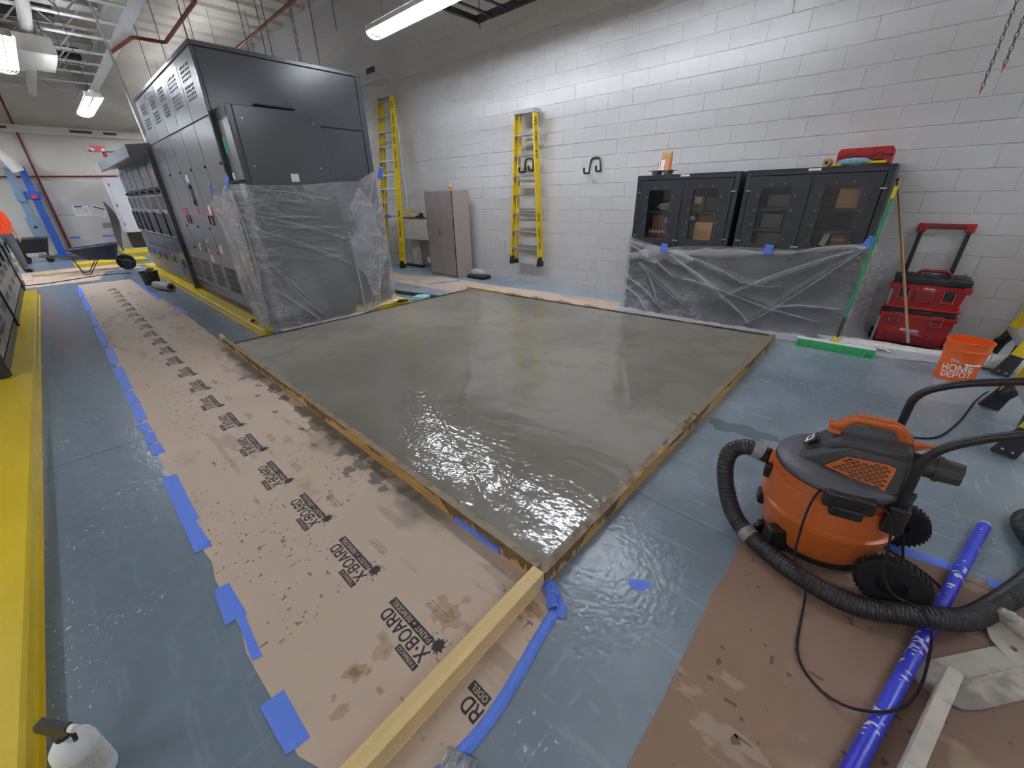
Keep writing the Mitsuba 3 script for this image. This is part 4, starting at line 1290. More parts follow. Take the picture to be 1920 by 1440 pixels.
put('core', moved(lathe([(.0155, -.0305), (.0155, .0305), (.0135, .0305), (.0135, -.0305), (.0155, -.0305)], 20), at(-.77, 5.74, ZT + .039, -20, 90)), 'm_carton_dark', t, smooth=30)
t = thing('tool_case', 'red plastic tool case with black latches lying on the black cabinet', 'tool case')
place(at(-.50, 6.05, ZT))
put('lower_shell', hull([(sx * .21, sy * .13, .0) for sx in (-1, 1) for sy in (-1, 1)], [(sx * .225, sy * .145, z) for sx in (-1, 1) for sy in (-1, 1) for z in (.02, .09)]), 'm_red', t)
put('lid', hull([(sx * .225, sy * .145, z) for sx in (-1, 1) for sy in (-1, 1) for z in (.095, .14)], [(sx * .205, sy * .125, .17) for sx in (-1, 1) for sy in (-1, 1)]), 'm_red', t)
for x in (-.12, .12):
    put('latch', box(x - .03, x + .03, -.158, -.144, .05, .12, .005), 'm_red_dark', t)
put('carry_handle', tube(bend([(-.06, -.145, .09), (-.06, -.175, .075), (.06, -.175, .075), (.06, -.145, .09)], .02), .010, 8), 'm_red_dark', t, smooth=40)
for x in (-.19, -.06, .06, .19):
    put('rib', box(x - .008, x + .008, -.152, .1, .10, .165, .004), 'm_red', t)
place()
t = thing('duster', 'blue fluffy duster with a yellow handle lying in front of the red tool case', 'duster')
p = np.array([(-.70, 5.70, ZT + .018), (-.55, 5.71, ZT + .02), (-.43, 5.71, ZT + .02)])
put('handle', [cyl((-.46, 5.70, ZT + .02), (-.31, 5.70, ZT + .022), .014, 10), cyl((-.31, 5.70, ZT + .022), (-.30, 5.70, ZT + .022), .018, 10), cyl((-.72, 5.70, ZT + .012), (-.64, 5.70, ZT + .014), .012, 10)], 'm_yellow', t, smooth=40)
v = np.array(ic.vertices)
v = v * (1 + .6 * (meshkit.noise(v * 9 + 3)[:, None] - .4)) * [.115, .035, .028]
put('fluffy_head', TM(v + [-.55, 5.70, ZT + .036], ic.faces), 'm_teal_cloth', t)

# masking film over both cabinets
PATH = [(-2.885, 5.75), (-2.87, 5.60), (-2.3, 5.573), (-1.1, 5.575), (-.22, 5.58), (-.155, 5.62), (-.02, 6.05)]
LL = np.r_[0, np.cumsum(np.linalg.norm(np.diff(np.array(PATH), axis=0), axis=1))]
sx = lambda x: float(np.interp(x, [-2.87, -2.3, -1.1, -.22, -.155, -.02], LL[1:]))
TOP = [(0, 1.05), (sx(-2.87), 1.05), (sx(-2.6), .985), (sx(-2.31), .925), (sx(-2.14), .958), (sx(-1.5), .995), (sx(-1.08), 1.0), (sx(-.82), 1.0), (sx(-.55), 1.055), (sx(-.2), 1.105), (LL[-1] - .2, .98), (LL[-1], .80)]
BOT = [(0, 0), (LL[-1], 0)]
S = lambda x, z: (sx(x), z)
FOLDS = [(S(-2.30, .9), S(-1.05, .10), .035, .05), (S(-2.26, .9), S(-1.3, .60), .03, .035), (S(-1.3, .60), S(-.9, .58), .03, .03), (S(-.24, 1.06), S(-1.55, .33), .03, .04), (S(-.24, 1.05), S(-1.15, .08), .035, .045),
         (S(-2.85, .95), S(-2.1, .55), .03, .025), (S(-2.3, .88), S(-2.8, .75), .03, .02), (S(-2.83, .50), S(-2.2, .10), .035, .03), (S(-2.83, .35), S(-2.4, .05), .03, .03), (S(-2.0, .55), S(-1.5, .48), .04, .03), (S(-1.6, .5), S(-.4, .25), .05, .03),
         (S(-.9, .35), S(-.25, .42), .05, .03), (S(-2.65, .7), S(-1.9, .2), .03, .025), (S(-2.5, .55), S(-2.3, .2), .04, .025)]
fn, L_ = film_fn(PATH, TOP, BOT, FOLDS, 3, flare=.10)
FK = thing('masking_film', 'clear plastic masking film taped across the lower half of the black cabinets', 'plastic sheet')
fm, fuv = film_grid(fn, L_, TOP, BOT, 260, 120)
put('sheet', fm, 'm_film', FK, smooth=True, uv=fuv)
band = []
for a, b, w in ((S(-2.85, .99), S(-2.31, .895), .10), (S(-2.31, .89), S(-1.1, .95), .10), (S(-2.2, .85), S(-1.1, .93), .10), (S(-1.1, .96), S(-.8, .97), .09), (S(-.8, .97), S(-.21, 1.07), .08), (S(-2.85, .80), S(-1.9, .80), .26)):
    band.append(fold_strip(fn, L_, TOP, BOT, a, b, w, .004))
put('rolled_hem', band, 'm_film_hem', FK, smooth=True, label='rolled, whiter upper edge of the film')
fs = []
for (a, b, w, _) in FOLDS:
    fs.append(fold_strip(fn, L_, TOP, BOT, a, b, w * .9, .006))
put('crease', fs, 'm_film_fold', FK, smooth=True, kind='stuff')


def hem(u, v):
    x = -2.93 + 2.45 * u
    yc = 5.45 + .10 * np.clip((x + 1.6) / 1.2, 0, 1)
    w = .20 + .05 * meshkit.noise(np.c_[u * 8, u * 0, u * 0])
    y = yc + (v - .5) * w
    z = .015 + .075 * np.sin(PI * v) * meshkit.fbm(np.c_[x * 6, v * 4, x * 0 + 2], 4) + .02 * np.clip((x + 1.3) / .6, 0, 1) * np.sin(PI * v)
    return np.c_[x, y, z]


put('floor_hem', grid(hem, 160, 20), 'm_film_dense', FK, smooth=True, label='crumpled film bunched on the floor')
for x, z, rz, nm in ((-2.30, .93, 8, 'nearest the taupe cabinet'), (-1.08, .985, 4, 'on the middle of the cabinets'), (-.205, 1.11, 25, 'at the cabinet corner by the broom')):
    p = fn(np.array([sx(x) / L_[-1]]), np.array([.02]))[0]
    one('masking_tape', moved(box(-.045, .045, -.010, .006, -.055, .055, .004), at(p[0], p[1] - .018, z, 0, 0, rz)), 'm_tape', f'blue tape holding the film up, {nm}', 'masking tape', 'blue tape on the cabinet film')

# film on the switchgear end
PATH2 = [(-6.42, 1.50), (-5.56, 1.50), (-5.47, 1.56), (-5.455, 2.62), (-5.80, 3.36), (-5.86, 3.5)]
L2 = np.r_[0, np.cumsum(np.linalg.norm(np.diff(np.array(PATH2), axis=0), axis=1))]
TOP2 = [(0, 1.72), (.35, 1.66), (.62, 1.78), (L2[1], 1.78), (L2[2], 1.765), (L2[3] - .5, 1.76), (L2[3], 1.80), (L2[4] - .35, 1.82), (L2[4], 1.95), (L2[5], 1.93)]
BOT2 = [(0, .5), (.3, .11), (L2[1], .10), (L2[2], .095), (L2[3], .095), (L2[5], .10)]
q2 = lambda s, z: (s, z)
F2 = [((.05, 1.60), (.75, .12), .035, .05), ((.62, 1.72), (.95, .5), .03, .03), ((L2[1], 1.7), (L2[1] + .02, .2), .03, .03)]
rr_ = np.random.default_rng(12)
for z in (1.71, 1.66, 1.60, 1.55, 1.48, 1.42, 1.36, 1.29, 1.20, 1.10, .96):
    x_ = L2[2] + .04 + .35 * rr_.random()
    F2.append(((x_, z), (min(x_ + .35 + .5 * rr_.random(), L2[3] - .03), z - .14 + .12 * rr_.random()), .014, .018))
F2 += [((L2[2] + .05, 1.45), (L2[3], 1.12), .02, .02), ((L2[2] + .05, 1.3), (L2[3], .80), .02, .025), ((L2[2] + .1, .9), (L2[2] + .6, .15), .025, .02), ((L2[2] + .05, .62), (L2[2] + .5, .12), .025, .025),
       ((L2[3] + .05, 1.2), (L2[3] + .1, .15), .04, .03), ((L2[4] - .02, 1.9), (L2[3] + .1, 1.35), .03, .03), ((L2[4] - .02, 1.88), (L2[3] + .25, .9), .03, .03), ((L2[4] - .05, 1.6), (L2[4] - .35, .2), .03, .03), ((L2[4] - .1, .9), (L2[4] - .5, .12), .03, .03), ((L2[4] - .1, .6), (L2[3] + .2, .1), .03, .03)]
fn2, LB = film_fn(PATH2, TOP2, BOT2, F2, 9, flare=.02, wob=.012)
FG = thing('masking_film', 'clear plastic masking film wrapped round the end of the tall switchgear', 'plastic sheet')
fm, fuv = film_grid(fn2, LB, TOP2, BOT2, 300, 150)
put('sheet', fm, 'm_film', FG, smooth=True, uv=fuv)
put('crease', [fold_strip(fn2, LB, TOP2, BOT2, a, b, w * 1.0, .006) for (a, b, w, _) in F2], 'm_film_fold', FG, smooth=True, kind='stuff')
for a_, b_, w_ in (((L2[3] + .45, 1.74), (L2[3] + .45, .13), .95), ((.50, 1.64), (.78, .15), .55)):
    fs_ = fold_strip(fn2, LB, TOP2, BOT2, a_, b_, w_, .008, 60)
    put('overlap', fs_, 'm_film', FG, smooth=True, label='doubled film hanging over the corner', uv=np.array(fs_.vertices)[:, [1, 2]] * 1.3 + 5)


def hem2(u, v):
    p = np.array(PATH2)[1:]
    s = u * (len(p) - 1)
    i = np.minimum(s.astype(int), len(p) - 2)
    q = p[i] + (p[i + 1] - p[i]) * (s - i)[:, None]
    return np.c_[q[:, 0] + .0 + .10 * (v - .6), q[:, 1] + .03 * (v - .6), .097 + .05 * np.sin(PI * v) * meshkit.fbm(np.c_[q * 9, v * 4], 4)]


put('floor_hem', grid(hem2, 120, 12), 'm_film_dense', FG, smooth=True, label='crumpled film bunched along the slab edge')
for (x, y, z, rz, ry, w, h), nm in zip(((-6.36, 1.478, 1.74, 0, 10, .03, .06), (-5.60, 1.478, 1.80, 0, -35, .09, .04), (-5.80, 3.50, 1.93, 60, 20, .035, .075), (-5.44, 1.50, .118, 0, 0, .06, .03)),
                                       ('on the front of the switchgear', 'at the corner of the end cabinet', 'at the far edge of the end panel', 'stuck down beside the yellow pad')):
    one('masking_tape', moved(box(-w, w, -.006, .006, -h, h, .003), at(x, y, z, rz, 0, ry)), 'm_tape', f'blue tape on the switchgear film, {nm}', 'masking tape', 'blue tape on the switchgear film')
put('wrap', WRAP, 'm_film_dense', 'scrap_bundle')
# ================================================================ broom, pole, rolling tool boxes, bucket, stepladders, tube, trowels
# push broom
t = thing('push_broom', 'green push broom leaning on the cabinet corner, its long green bristles on the floor', 'broom')
A, B = np.array([-.20, 5.43, .10]), np.array([-.155, 5.605, 1.62])
d = B - A
put('handle', cyl(A + d * .16, A + d * .93, .0125, 10), 'm_green', t, smooth=40)
put('lower_sleeve', cyl(A + d * .03, A + d * .17, .017, 10), 'm_steel_dark', t, smooth=40)
put('grip', cyl(A + d * .93, B, .016, 10), 'm_yellow', t, smooth=40)
put('socket', hull([(A + [x, y, z]) for x in (-.025, .025) for y in (-.02, .02) for z in (-.02, .02)], [A + d * .05 + [.014, 0, 0], A + d * .05 - [.014, 0, 0]]), 'm_yellow', t)
place(at(-.195, 5.415, 0, 2))
put('block', box(-.345, .345, -.028, .032, .070, .088, .005), 'm_paper_white', t)
br = []
rg = np.random.default_rng(4)
for i in range(60):
    x = -.338 + .676 * i / 59
    for y in (-.022, -.006, .010, .024):
        q = rg.normal(0, .006, 2)
        br.append(hull([(x - .006, y - .007, .071), (x + .006, y - .007, .071), (x + .006, y + .007, .071), (x - .006, y + .007, .071), (x + q[0] - .006, y * 1.8 - .03 + q[1] - .006, .002), (x + q[0] + .006, y * 1.8 - .03 + q[1] - .006, .002), (x + q[0], y * 1.8 - .03 + q[1] + .008, .002)]))
put('bristles', br, 'm_green', t, kind='stuff')
place()
# mop head behind it and the wooden pole
t = thing('mop', 'white string mop head lying behind the green broom', 'mop')
yarn = []
for i in range(90):
    x0 = -.42 + .5 * rg.random()
    y0 = 5.60 + .05 * rg.random()
    p = [(x0, y0, .05 + .05 * rg.random())]
    an = rg.normal(-.3, .7)
    for k in range(5):
        an += rg.normal(0, .5)
        p.append((p[-1][0] + .045 * math.cos(an), max(5.50, p[-1][1] + .02 * math.sin(an)), max(.008, p[-1][2] * .7 + .03 * rg.random())))
    yarn.append(tube(spline(p, 9), .009, 5))
put('yarn', yarn, 'm_white', t, smooth=40, kind='stuff')
put('clamp', rbox(-.30, -.05, 5.575, 5.62, .06, .10, .012), 'm_white', t)
A, B = np.array([.373, 5.69, .138]), np.array([-.186, 6.275, 1.69])
t = thing('wooden_pole', 'bare wooden pole leaning across the red tool boxes onto the block wall', 'pole')
d = B - A
put('shaft', tube([A, A + d * .5, B], [.0135, .0135, .0135], 12), 'm_tan', t, smooth=40)
put('worn_end', cyl(A - d * .001, A + d * .10, .0140, 12), 'm_grey_steel', t, smooth=40)
put('end_cap', cyl(B - d * .012, B + d * .002, .0145, 12), 'm_black', t, smooth=40)


def roll_sheet(u, v):
    x = -.30 + 1.62 * u
    a = v * 2 * PI
    r = .055 + .012 * np.sin(u * 9) + .012 * meshkit.noise(np.c_[u * 9, np.cos(a) * 2, np.sin(a) * 2])
    flat = 1 + .55 * np.clip(1 - u * 1.2, 0, 1)
    yc = 5.70 + .06 * np.sin(u * 3.0) - .02 * u
    zc = .052 / flat + .045 * np.clip((u - .55) / .45, 0, 1)
    return np.c_[x, yc + r * flat * np.cos(a), np.maximum(zc + r / flat * np.sin(a), .003)]


t = thing('plastic_roll', 'loosely rolled white plastic sheet lying on the floor before the red tool boxes', 'plastic sheet')
put('roll', grid(roll_sheet, 90, 26), 'm_white', t, smooth=True)
put('loose_edge', shell(grid(lambda u, v: np.c_[-.1 + .75 * u, 5.66 - (.18 * v * (.3 + .7 * np.sin(u * PI))), .045 * (1 - v) ** 2 + .006 + .01 * meshkit.noise(np.c_[u * 12, v * 3, u * 0])], 50, 10), .001), 'm_film_dense', t, smooth=True)


# rolling tool boxes
def script_mark(w, h, y, x, z):
    """the white hand-written style word on the boxes, slanting, underlined with two strokes"""
    m = txt('Milwaukee', h, w, True, .0008)
    sh = np.eye(4)
    sh[0, 1] = .28
    m = moved(m, sh)
    m = moved(m, np.array([[1, 0, 0, x], [0, 0, 1, y], [0, 1, 0, z], [0, 0, 0, 1.0]]))
    u = [hull([(x + a * w, y, z + c), (x + b * w, y, z + e), (x + b * w, y, z + e - .004), (x + a * w, y + .0008, z + c), (x + b * w, y + .0008, z + e)]) for a, b, c, e in ((-.1, 1.05, -.008, -.012), (.35, 1.25, -.024, -.030))]
    m.invert() if m.volume < 0 else None
    return [m] + u


t = thing('rolling_tool_chest', 'lower red rolling tool chest with a tall black and red pull handle', 'tool chest', None)
x0, x1, yf, yb = .085, .668, 5.962, 6.27
put('body', hull([(x0 + .03, yf + .02, .05), (x1 - .03, yf + .02, .05), (x0 + .03, yb, .05), (x1 - .03, yb, .05), (x0, yf, .36), (x1, yf, .36), (x0, yb, .36), (x1, yb, .36)]), 'm_red', t)
put('rim', box(x0 - .012, x1 + .012, yf - .012, yb + .005, .33, .375, .008), 'm_red', t)
put('lid', rbox(x0 + .01, x1 - .01, yf - .002, yb, .375, .425, .012), 'm_black', t)
for s, x in ((1, x0 - .004), (-1, x1 + .004)):
    put('corner_guard', box(x - .012, x + .012, yf - .016, yf + .03, .04, .33, .006), 'm_grey_steel', t)
for x in (.20, .53):
    la = put('latch', box(x - .045, x + .045, yf - .03, yf - .01, .25, .33, .008), 'm_red_dark', t)
    put('latch_bow', tube([(x - .04, yf - .032, .28), (x - .045, yf - .032, .385), (x + .045, yf - .032, .385), (x + .04, yf - .032, .28)], .0035, 6), 'm_chrome', la)
put('logo', script_mark(.15, .030, yf + .004, .28, .19), 'm_paper_white', t)
put('lower_panel', box(x0 + .09, x1 - .09, yf + .004, yf + .03, .07, .15, .006), 'm_red_dark', t)
for x in (x0 - .02, x1 + .02):
    put('wheel', cyl((x - .02, yb - .05, .066), (x + .02, yb - .05, .066), .065, 24), 'm_black', t, smooth=40)
for s, x in ((-1, .150), (1, .505)):
    put('handle_post', hull([(x + a, 6.262 + b, z) for a in (-.018, .018) for b in (-.012, .012) for z in (.40, 1.21)]), 'm_black', t)
put('handle_bar', rbox(.125, .53, 6.238, 6.288, 1.215, 1.262, .012), 'm_red_dark', t)
for x in (.150, .505):
    put('handle_corner', rbox(x - .035, x + .035, 6.234, 6.292, 1.18, 1.265, .012), 'm_red', t)
t = thing('tool_box', 'upper red tool box with a black lid clipped onto the rolling chest', 'tool box')
z0 = .428
put('body', hull([(x0 + .035, yf + .02, z0), (x1 - .035, yf + .02, z0), (x0 + .035, yb, z0), (x1 - .035, yb, z0), (x0 + .01, yf, z0 + .26), (x1 - .01, yf, z0 + .26), (x0 + .01, yb, z0 + .26), (x1 - .01, yb, z0 + .26)]), 'm_red', t)
put('foot_rim', box(x0 + .0, x1 - .0, yf - .008, yb, z0 + .0, z0 + .03, .006), 'm_red', t)
put('lid', rbox(x0 + .002, x1 - .002, yf - .014, yb + .004, z0 + .255, z0 + .335, .022), 'm_black', t)
for x in (.20, .33, .46, .57):
    put('lid_rib', box(x - .03, x + .03, yf + .03, yb - .03, z0 + .334, z0 + .344, .004), 'm_black', t)
put('carry_handle', tube(bend([(.24, 6.08, z0 + .33), (.27, 6.08, z0 + .385), (.48, 6.08, z0 + .385), (.51, 6.08, z0 + .33)], .03), .016, 8), 'm_red_dark', t, smooth=40)
put('corner_cap', rbox(x0 - .012, x0 + .05, yf - .02, yf + .05, z0 + .20, z0 + .265, .01), 'm_red', t)
put('corner_cap', rbox(x1 - .05, x1 + .012, yf - .02, yf + .05, z0 + .20, z0 + .265, .01), 'm_red', t)
put('corner_guard', box(x0 + .0, x0 + .026, yf - .01, yf + .03, z0 + .03, z0 + .2, .006), 'm_grey_steel', t)
for x in (.20, .54):
    la = put('latch', box(x - .035, x + .035, yf - .022, yf - .002, z0 + .13, z0 + .21, .006), 'm_black', t)
    put('latch_bow', tube([(x - .042, yf - .02, z0 + .20), (x - .042, yf - .02, z0 + .10), (x + .042, yf - .02, z0 + .10), (x + .042, yf - .02, z0 + .20)], .0035, 6), 'm_chrome', la)
put('logo', script_mark(.085, .018, yf - .0015, .335, z0 + .215), 'm_paper_white', t)
put('front_panel', box(.28, .45, yf - .006, yf + .02, z0 + .07, z0 + .20, .006), 'm_red_dark', t)
put('tie_ring', tube([(.60 + .018 * math.cos(a), 6.15, z0 + .345 + .018 * math.sin(a)) for a in np.linspace(0, 2 * PI, 16)], .004, 5, cap=False), 'm_black', t)

# orange bucket
t = thing('bucket', 'orange plastic bucket with a wire handle and white print beside the red tool boxes', 'bucket')
place(at(.728, 5.235, 0))
prof = [(0, .006), (.122, .006), (.126, 0), (.130, .004), (.142, .275), (.150, .276), (.151, .288), (.146, .292), (.147, .352), (.154, .353), (.155, .366), (.149, .368), (.145, .36), (.128, .014), (0, .012)]
put('body', lathe(prof, 48), 'm_orange_bucket', t, smooth=35)
hp = []
for k in range(25):
    a = PI * k / 24
    hp.append((.156 * math.cos(a + .6), .156 * math.sin(-a - .0 + PI + .6) if False else 0, 0))
ha = math.radians(200)
e1, e2 = np.array([math.cos(ha), math.sin(ha), 0]) * .158, -np.array([math.cos(ha), math.sin(ha), 0]) * .158
fr = np.array([math.sin(ha), -math.cos(ha), 0])
fr = fr if fr[1] < 0 else -fr
arc = [e1 * math.cos(a) + (fr * .17 + [0, 0, -.12]) * math.sin(a) + [0, 0, .30] for a in np.linspace(0, PI, 26)]
put('wire_handle', tube(arc, .0025, 6), 'm_chrome', t)
put('grip', tube(arc[10:16], .008, 8), 'm_paper_white', t)
for e in (e1, e2):
    put('handle_ear', cyl(e * .93 + [0, 0, .30], e * 1.03 + [0, 0, .30], .016, 10), 'm_orange_bucket', t)


def wrap_text(s, h, w, r0, r1, zc, ang, rot=0.0):
    m = txt(s, h, w, True, .0006)
    m = m.subdivide_to_size(.012)
    v = np.array(m.vertices)
    v[:, 0] -= w / 2
    c, s_ = math.cos(rot), math.sin(rot)
    x, y = v[:, 0] * c - v[:, 1] * s_, v[:, 0] * s_ + v[:, 1] * c
    z = zc + y
    r = r0 + (r1 - r0) * z / .275 + .0006 + v[:, 2]
    a = ang + x / r
    return TM(np.c_[r * np.cos(a), r * np.sin(a), z], m.faces)


face = math.atan2(-5.262, -.752) + .12
put('print', [wrap_text('THE', .028, .06, .130, .142, .178, face - .35, .14), wrap_text('HOME', .062, .21, .130, .142, .10, face - .08, .14), wrap_text('DEPOT', .050, .20, .130, .142, .045, face - .02, .14)], 'm_paper_white', t)
place()


# stepladders cut by the frame edge
def open_ladder(x, y, label, lean=13.0, H=1.83, spread=1.05, w=.86, rz=-90):
    t = thing('stepladder', label, 'ladder', 'yellow stepladders standing by the vacuum')
    place(at(x, y, 0, rz, -lean))
    hw = lambda z: (w + (.36 - w) * z / H) / 2
    tl = math.tan(math.radians(lean))
    for s in (-1, 1):
        put('front_rail', hull([(s * hw(z) - s * d_, yy, z) for z in (.13, H - .03) for d_ in (0, .007) for yy in (-.04, .04)]), 'm_yellow', t)
        put('front_rail_lip', [hull([(s * hw(z) - s * d_, yy + e, z) for z in (.13, H - .03) for d_ in (0, .024) for e in (0, .007)]) for yy in (-.04, .033)], 'm_yellow', t)
        ft = put('foot', [hull([(s * hw(0) + s * .012, -.06, .006), (s * hw(0) + s * .012, .055, .006 + .06 * tl), (s * hw(0) - s * .03, -.06, .006), (s * hw(0) - s * .03, .055, .02), (s * hw(.2) + s * .006, -.045, .21), (s * hw(.2) + s * .006, .045, .21), (s * hw(.2) - s * .02, -.045, .17), (s * hw(.2) - s * .02, .045, .17)]),
                            hull([(s * hw(.0) - s * .02, -.03, .10), (s * hw(0) - s * .02, .04, .08), (s * hw(.3) - s * .02, -.03, .27), (s * hw(.3) - s * .02, .03, .27), (s * hw(.28) - s * .20, -.02, .27), (s * hw(.28) - s * .20, .02, .27)])], 'm_black', t)
        for yy in (-.03, .02):
            put('rivet', cyl((s * hw(.04) + s * .0, yy, .05), (s * hw(.04) + s * .016, yy, .05), .007, 8), 'm_chrome', ft)
        put('rear_rail', hull([(s * (hw(0) + .02) - s * d_, spread + e, spread * tl + .0) for d_ in (0, .03) for e in (-.02, .02)], [(s * hw(H) - s * d_, .06 + e, H - .08) for d_ in (0, .03) for e in (-.02, .02)]), 'm_yellow', t)
        put('foot', hull([(s * (hw(0) + .026) - s * d_, spread + e, spread * tl + f_) for d_ in (0, .045) for e in (-.04, .03) for f_ in (0.01, .10)]), 'm_black', t)
    for i in range(5):
        z = .285 + .305 * i
        q = hw(z) - .01
        put('step', [hull([(sx_ * q, yy, z - tl * 0 + (yy * -tl if False else 0) + dz) for sx_ in (-1, 1) for yy in (-.045, .045) for dz in (0, .028)])] + [box(-q, q, yy - .004, yy + .004, z + .027, z + .031) for yy in (-.03, -.01, .01, .03)], 'm_alu', t)
    for f_ in (.3, .6, .85):
        put('rear_brace', cyl((-(hw(0) + (hw(H) - hw(0)) * f_), spread * (1 - f_), spread * tl * (1 - f_) + H * f_ * .96), ((hw(0) + (hw(H) - hw(0)) * f_), spread * (1 - f_), spread * tl * (1 - f_) + H * f_ * .96), .012, 8), 'm_alu', t)
    put('top_cap', rbox(-.20, .20, -.06, .13, H - .05, H, .012), 'm_yellow', t)
    place()
    return t


open_ladder(.895, 4.17, 'nearer yellow stepladder with black feet cut by the frame edge behind the vacuum')
open_ladder(1.04, 5.93, 'farther yellow stepladder cut by the frame edge beside the orange bucket', w=.80)

# blue tube
def f_scuff(p, n, uv):
    # white paint rubbed off along the tube in short cross strokes
    a = noise(uv.x * 95, uv.y * 9, 1) * .55 + noise(uv.x * 11, uv.y * 4, 4) * .55
    s = smoothstep(.76, .82, a)
    return mix(mix(lin(44, 46, 196), lin(70, 84, 226), noise(uv.x * 3, uv.y * 2)), lin(206, 208, 232), s)


mat('m_blue_tube', proc(f_scuff), .32)
A, B = np.array([.735, 2.757, .026]), np.array([.245, .70, .026])
N, K = 60, 24
pts = [A + (B - A) * i / (N - 1) for i in range(N)]
tm = tube(pts, .0245, K, cap=False)
uvs = np.array([(2.11 * i / (N - 1), j / K if j <= K / 2 else 1 - j / K) for i in range(N) for j in range(K)])
bt = one('blue_tube', tm, 'm_blue_tube', 'long blue tube scuffed with white paint lying under the vacuum hose', 'tube', uv=uvs, smooth=True)
dirn = (B - A) / np.linalg.norm(B - A)
put('end_cap', join(cyl(A - dirn * .002, A + dirn * .006, .0240, 20), tube([A, A + dirn * .02], .0256, 20)), 'm_film_dense', bt)

# trowel blades and offcut, crusted with concrete
def f_crust(p, n, uv):
    a = fbm(p.x * 16, p.y * 16, p.z * 16, 4)
    c = mix(lin(176, 168, 156), lin(206, 198, 186), a)
    return mix(c, lin(122, 114, 106), .7 * smoothstep(.55, .72, fbm(p.x * 7 + 3, p.y * 9, p.z * 9, 4)))


mat('m_crust', proc(f_crust), .6, bump=proc(lambda p, n, uv: fbm(p.x * 60, p.y * 60, p.z * 60, 3), 2e-3), bscale=.004)
ang = math.degrees(math.atan2(.79, .62))
t = thing('bull_float', 'wide metal bull float crusted with dry concrete lying on the brown paper', 'trowel')
place(at(.525, 1.575, .006, ang))
bl = sg.Polygon([(0, -.05), (.03, -.075), (.10, -.085), (.80, -.085), (.80, .075), (.0, .075), (-.03, .06), (-.035, .02), (-.02, -.03)])
put('blade', prism(bl, .006, 'z', 0), 'm_crust', t)
ribv = grid(lambda u, v: np.c_[.03 + .76 * u, -.012 + .02 * (v - .5) + .004 * meshkit.noise(np.c_[u * 40, v * 3, u * 0]), .006 + .016 * np.sin(PI * v) * (.7 + .6 * meshkit.noise(np.c_[u * 50, v * 4, u * 0 + 3]))], 120, 8)
put('rib', ribv, 'm_crust', t)
place()
t = thing('float_bracket', 'concrete crusted metal bracket with a rivet hole lying across the bull float', 'trowel')
place(at(.70, 2.02, .03, -22))
pl = sg.Polygon([(-.01, -.03), (.02, -.075), (.10, -.12), (.55, -.17), (.60, .09), (.12, .06), (.0, .035)])
pl = pl.difference(sg.Point(.075, -.055).buffer(.010))
put('plate', moved(prism(pl, .006, 'z', 0), at(0, 0, 0, 0, 12)), 'm_crust', t)
put('socket', tube([(.02, .035, .03), (.08, .02, .04), (.6, -.02, .06)], [.022, .032, .036], 14), 'm_crust', t, smooth=40)
put('clamp', rbox(-.015, .06, .01, .06, .015, .06, .012), 'm_grey_steel', t)
for k in range(6):
    a = k * 1.05
    put('crust_lump', moved(trimesh.creation.icosphere(1, .010 + .004 * (k % 3)), at(.0 + .02 * k, .03 + .015 * math.sin(a), .05 + .008 * math.cos(a))), 'm_crust', t)
place()
t = thing('screed_stick', 'pale concrete dusted wooden stick lying on edge over the bull float', 'stick')
place(at(.553, 1.598, .030, -103.5))
sv = grid(lambda u, v: np.c_[u * .95, (lambda c: c)(np.interp(v, [0, .2, .5, .7, 1], [-.019, .019, .019, -.019, -.019])) + .0008 * meshkit.noise(np.c_[u * 60, v * 9, u * 0]), np.interp(v, [0, .2, .5, .7, 1], [.085, .085, 0, 0, .085]) + .001 * meshkit.noise(np.c_[u * 60, v * 9, u * 0 + 2])], 60, 61)
put('body', sv, 'm_crust', t)
put('cut_end', box(-.001, .002, -.018, .018, .002, .084), 'm_carton', t)
place()

# spray bottle by the kerb
t = thing('spray_bottle', 'white spray bottle with a black trigger head standing beside the yellow pad', 'bottle')
place(at(-1.375, -.452, 0, 36))
put('body', lathe([(0, .002), (.046, .002), (.050, .01), (.050, .155), (.047, .175), (.034, .195), (.018, .208), (.014, .215), (.014, .232), (0, .232)], 32), 'm_bottle', t, smooth=35)
lab = lathe([(.0504, .045), (.0504, .145)], 32)
put('label', lab, 'm_grey_steel' if False else 'm_pipe_white', t, smooth=True)
lines = []
for k in range(9):
    z = .055 + .0095 * k
    L_k = 1.1 + .5 * ((k * 7) % 5) / 5
    lines.append(tube([(.0507 * math.cos(a), .0507 * math.sin(a), z) for a in np.linspace(-1.2, -1.2 + L_k, 12)], .0013, 4))
put('label_text', lines, 'm_grey_steel', t, kind='stuff')
put('collar', lathe([(.019, .216), (.019, .236), (.012, .240)], 20), 'm_black', t, smooth=30)
put('trigger_head', hull([(-.018, -.014, .238), (-.018, .014, .238), (.022, -.014, .236), (.022, .014, .236), (-.058, -.015, .252), (-.058, .015, .252), (.055, -.012, .264), (.055, .012, .264), (-.050, -.012, .278), (-.050, .012, .278), (.05, -.010, .282), (.05, .010, .282)]), 'm_black', t)
put('nozzle', cyl((.054, 0, .272), (.070, 0, .273), .010, 12), 'm_white', t)
put('trigger', tube(bend([(.03, 0, .255), (.045, 0, .235), (.034, 0, .205)], .02), .006, 6), 'm_black', t)
place()

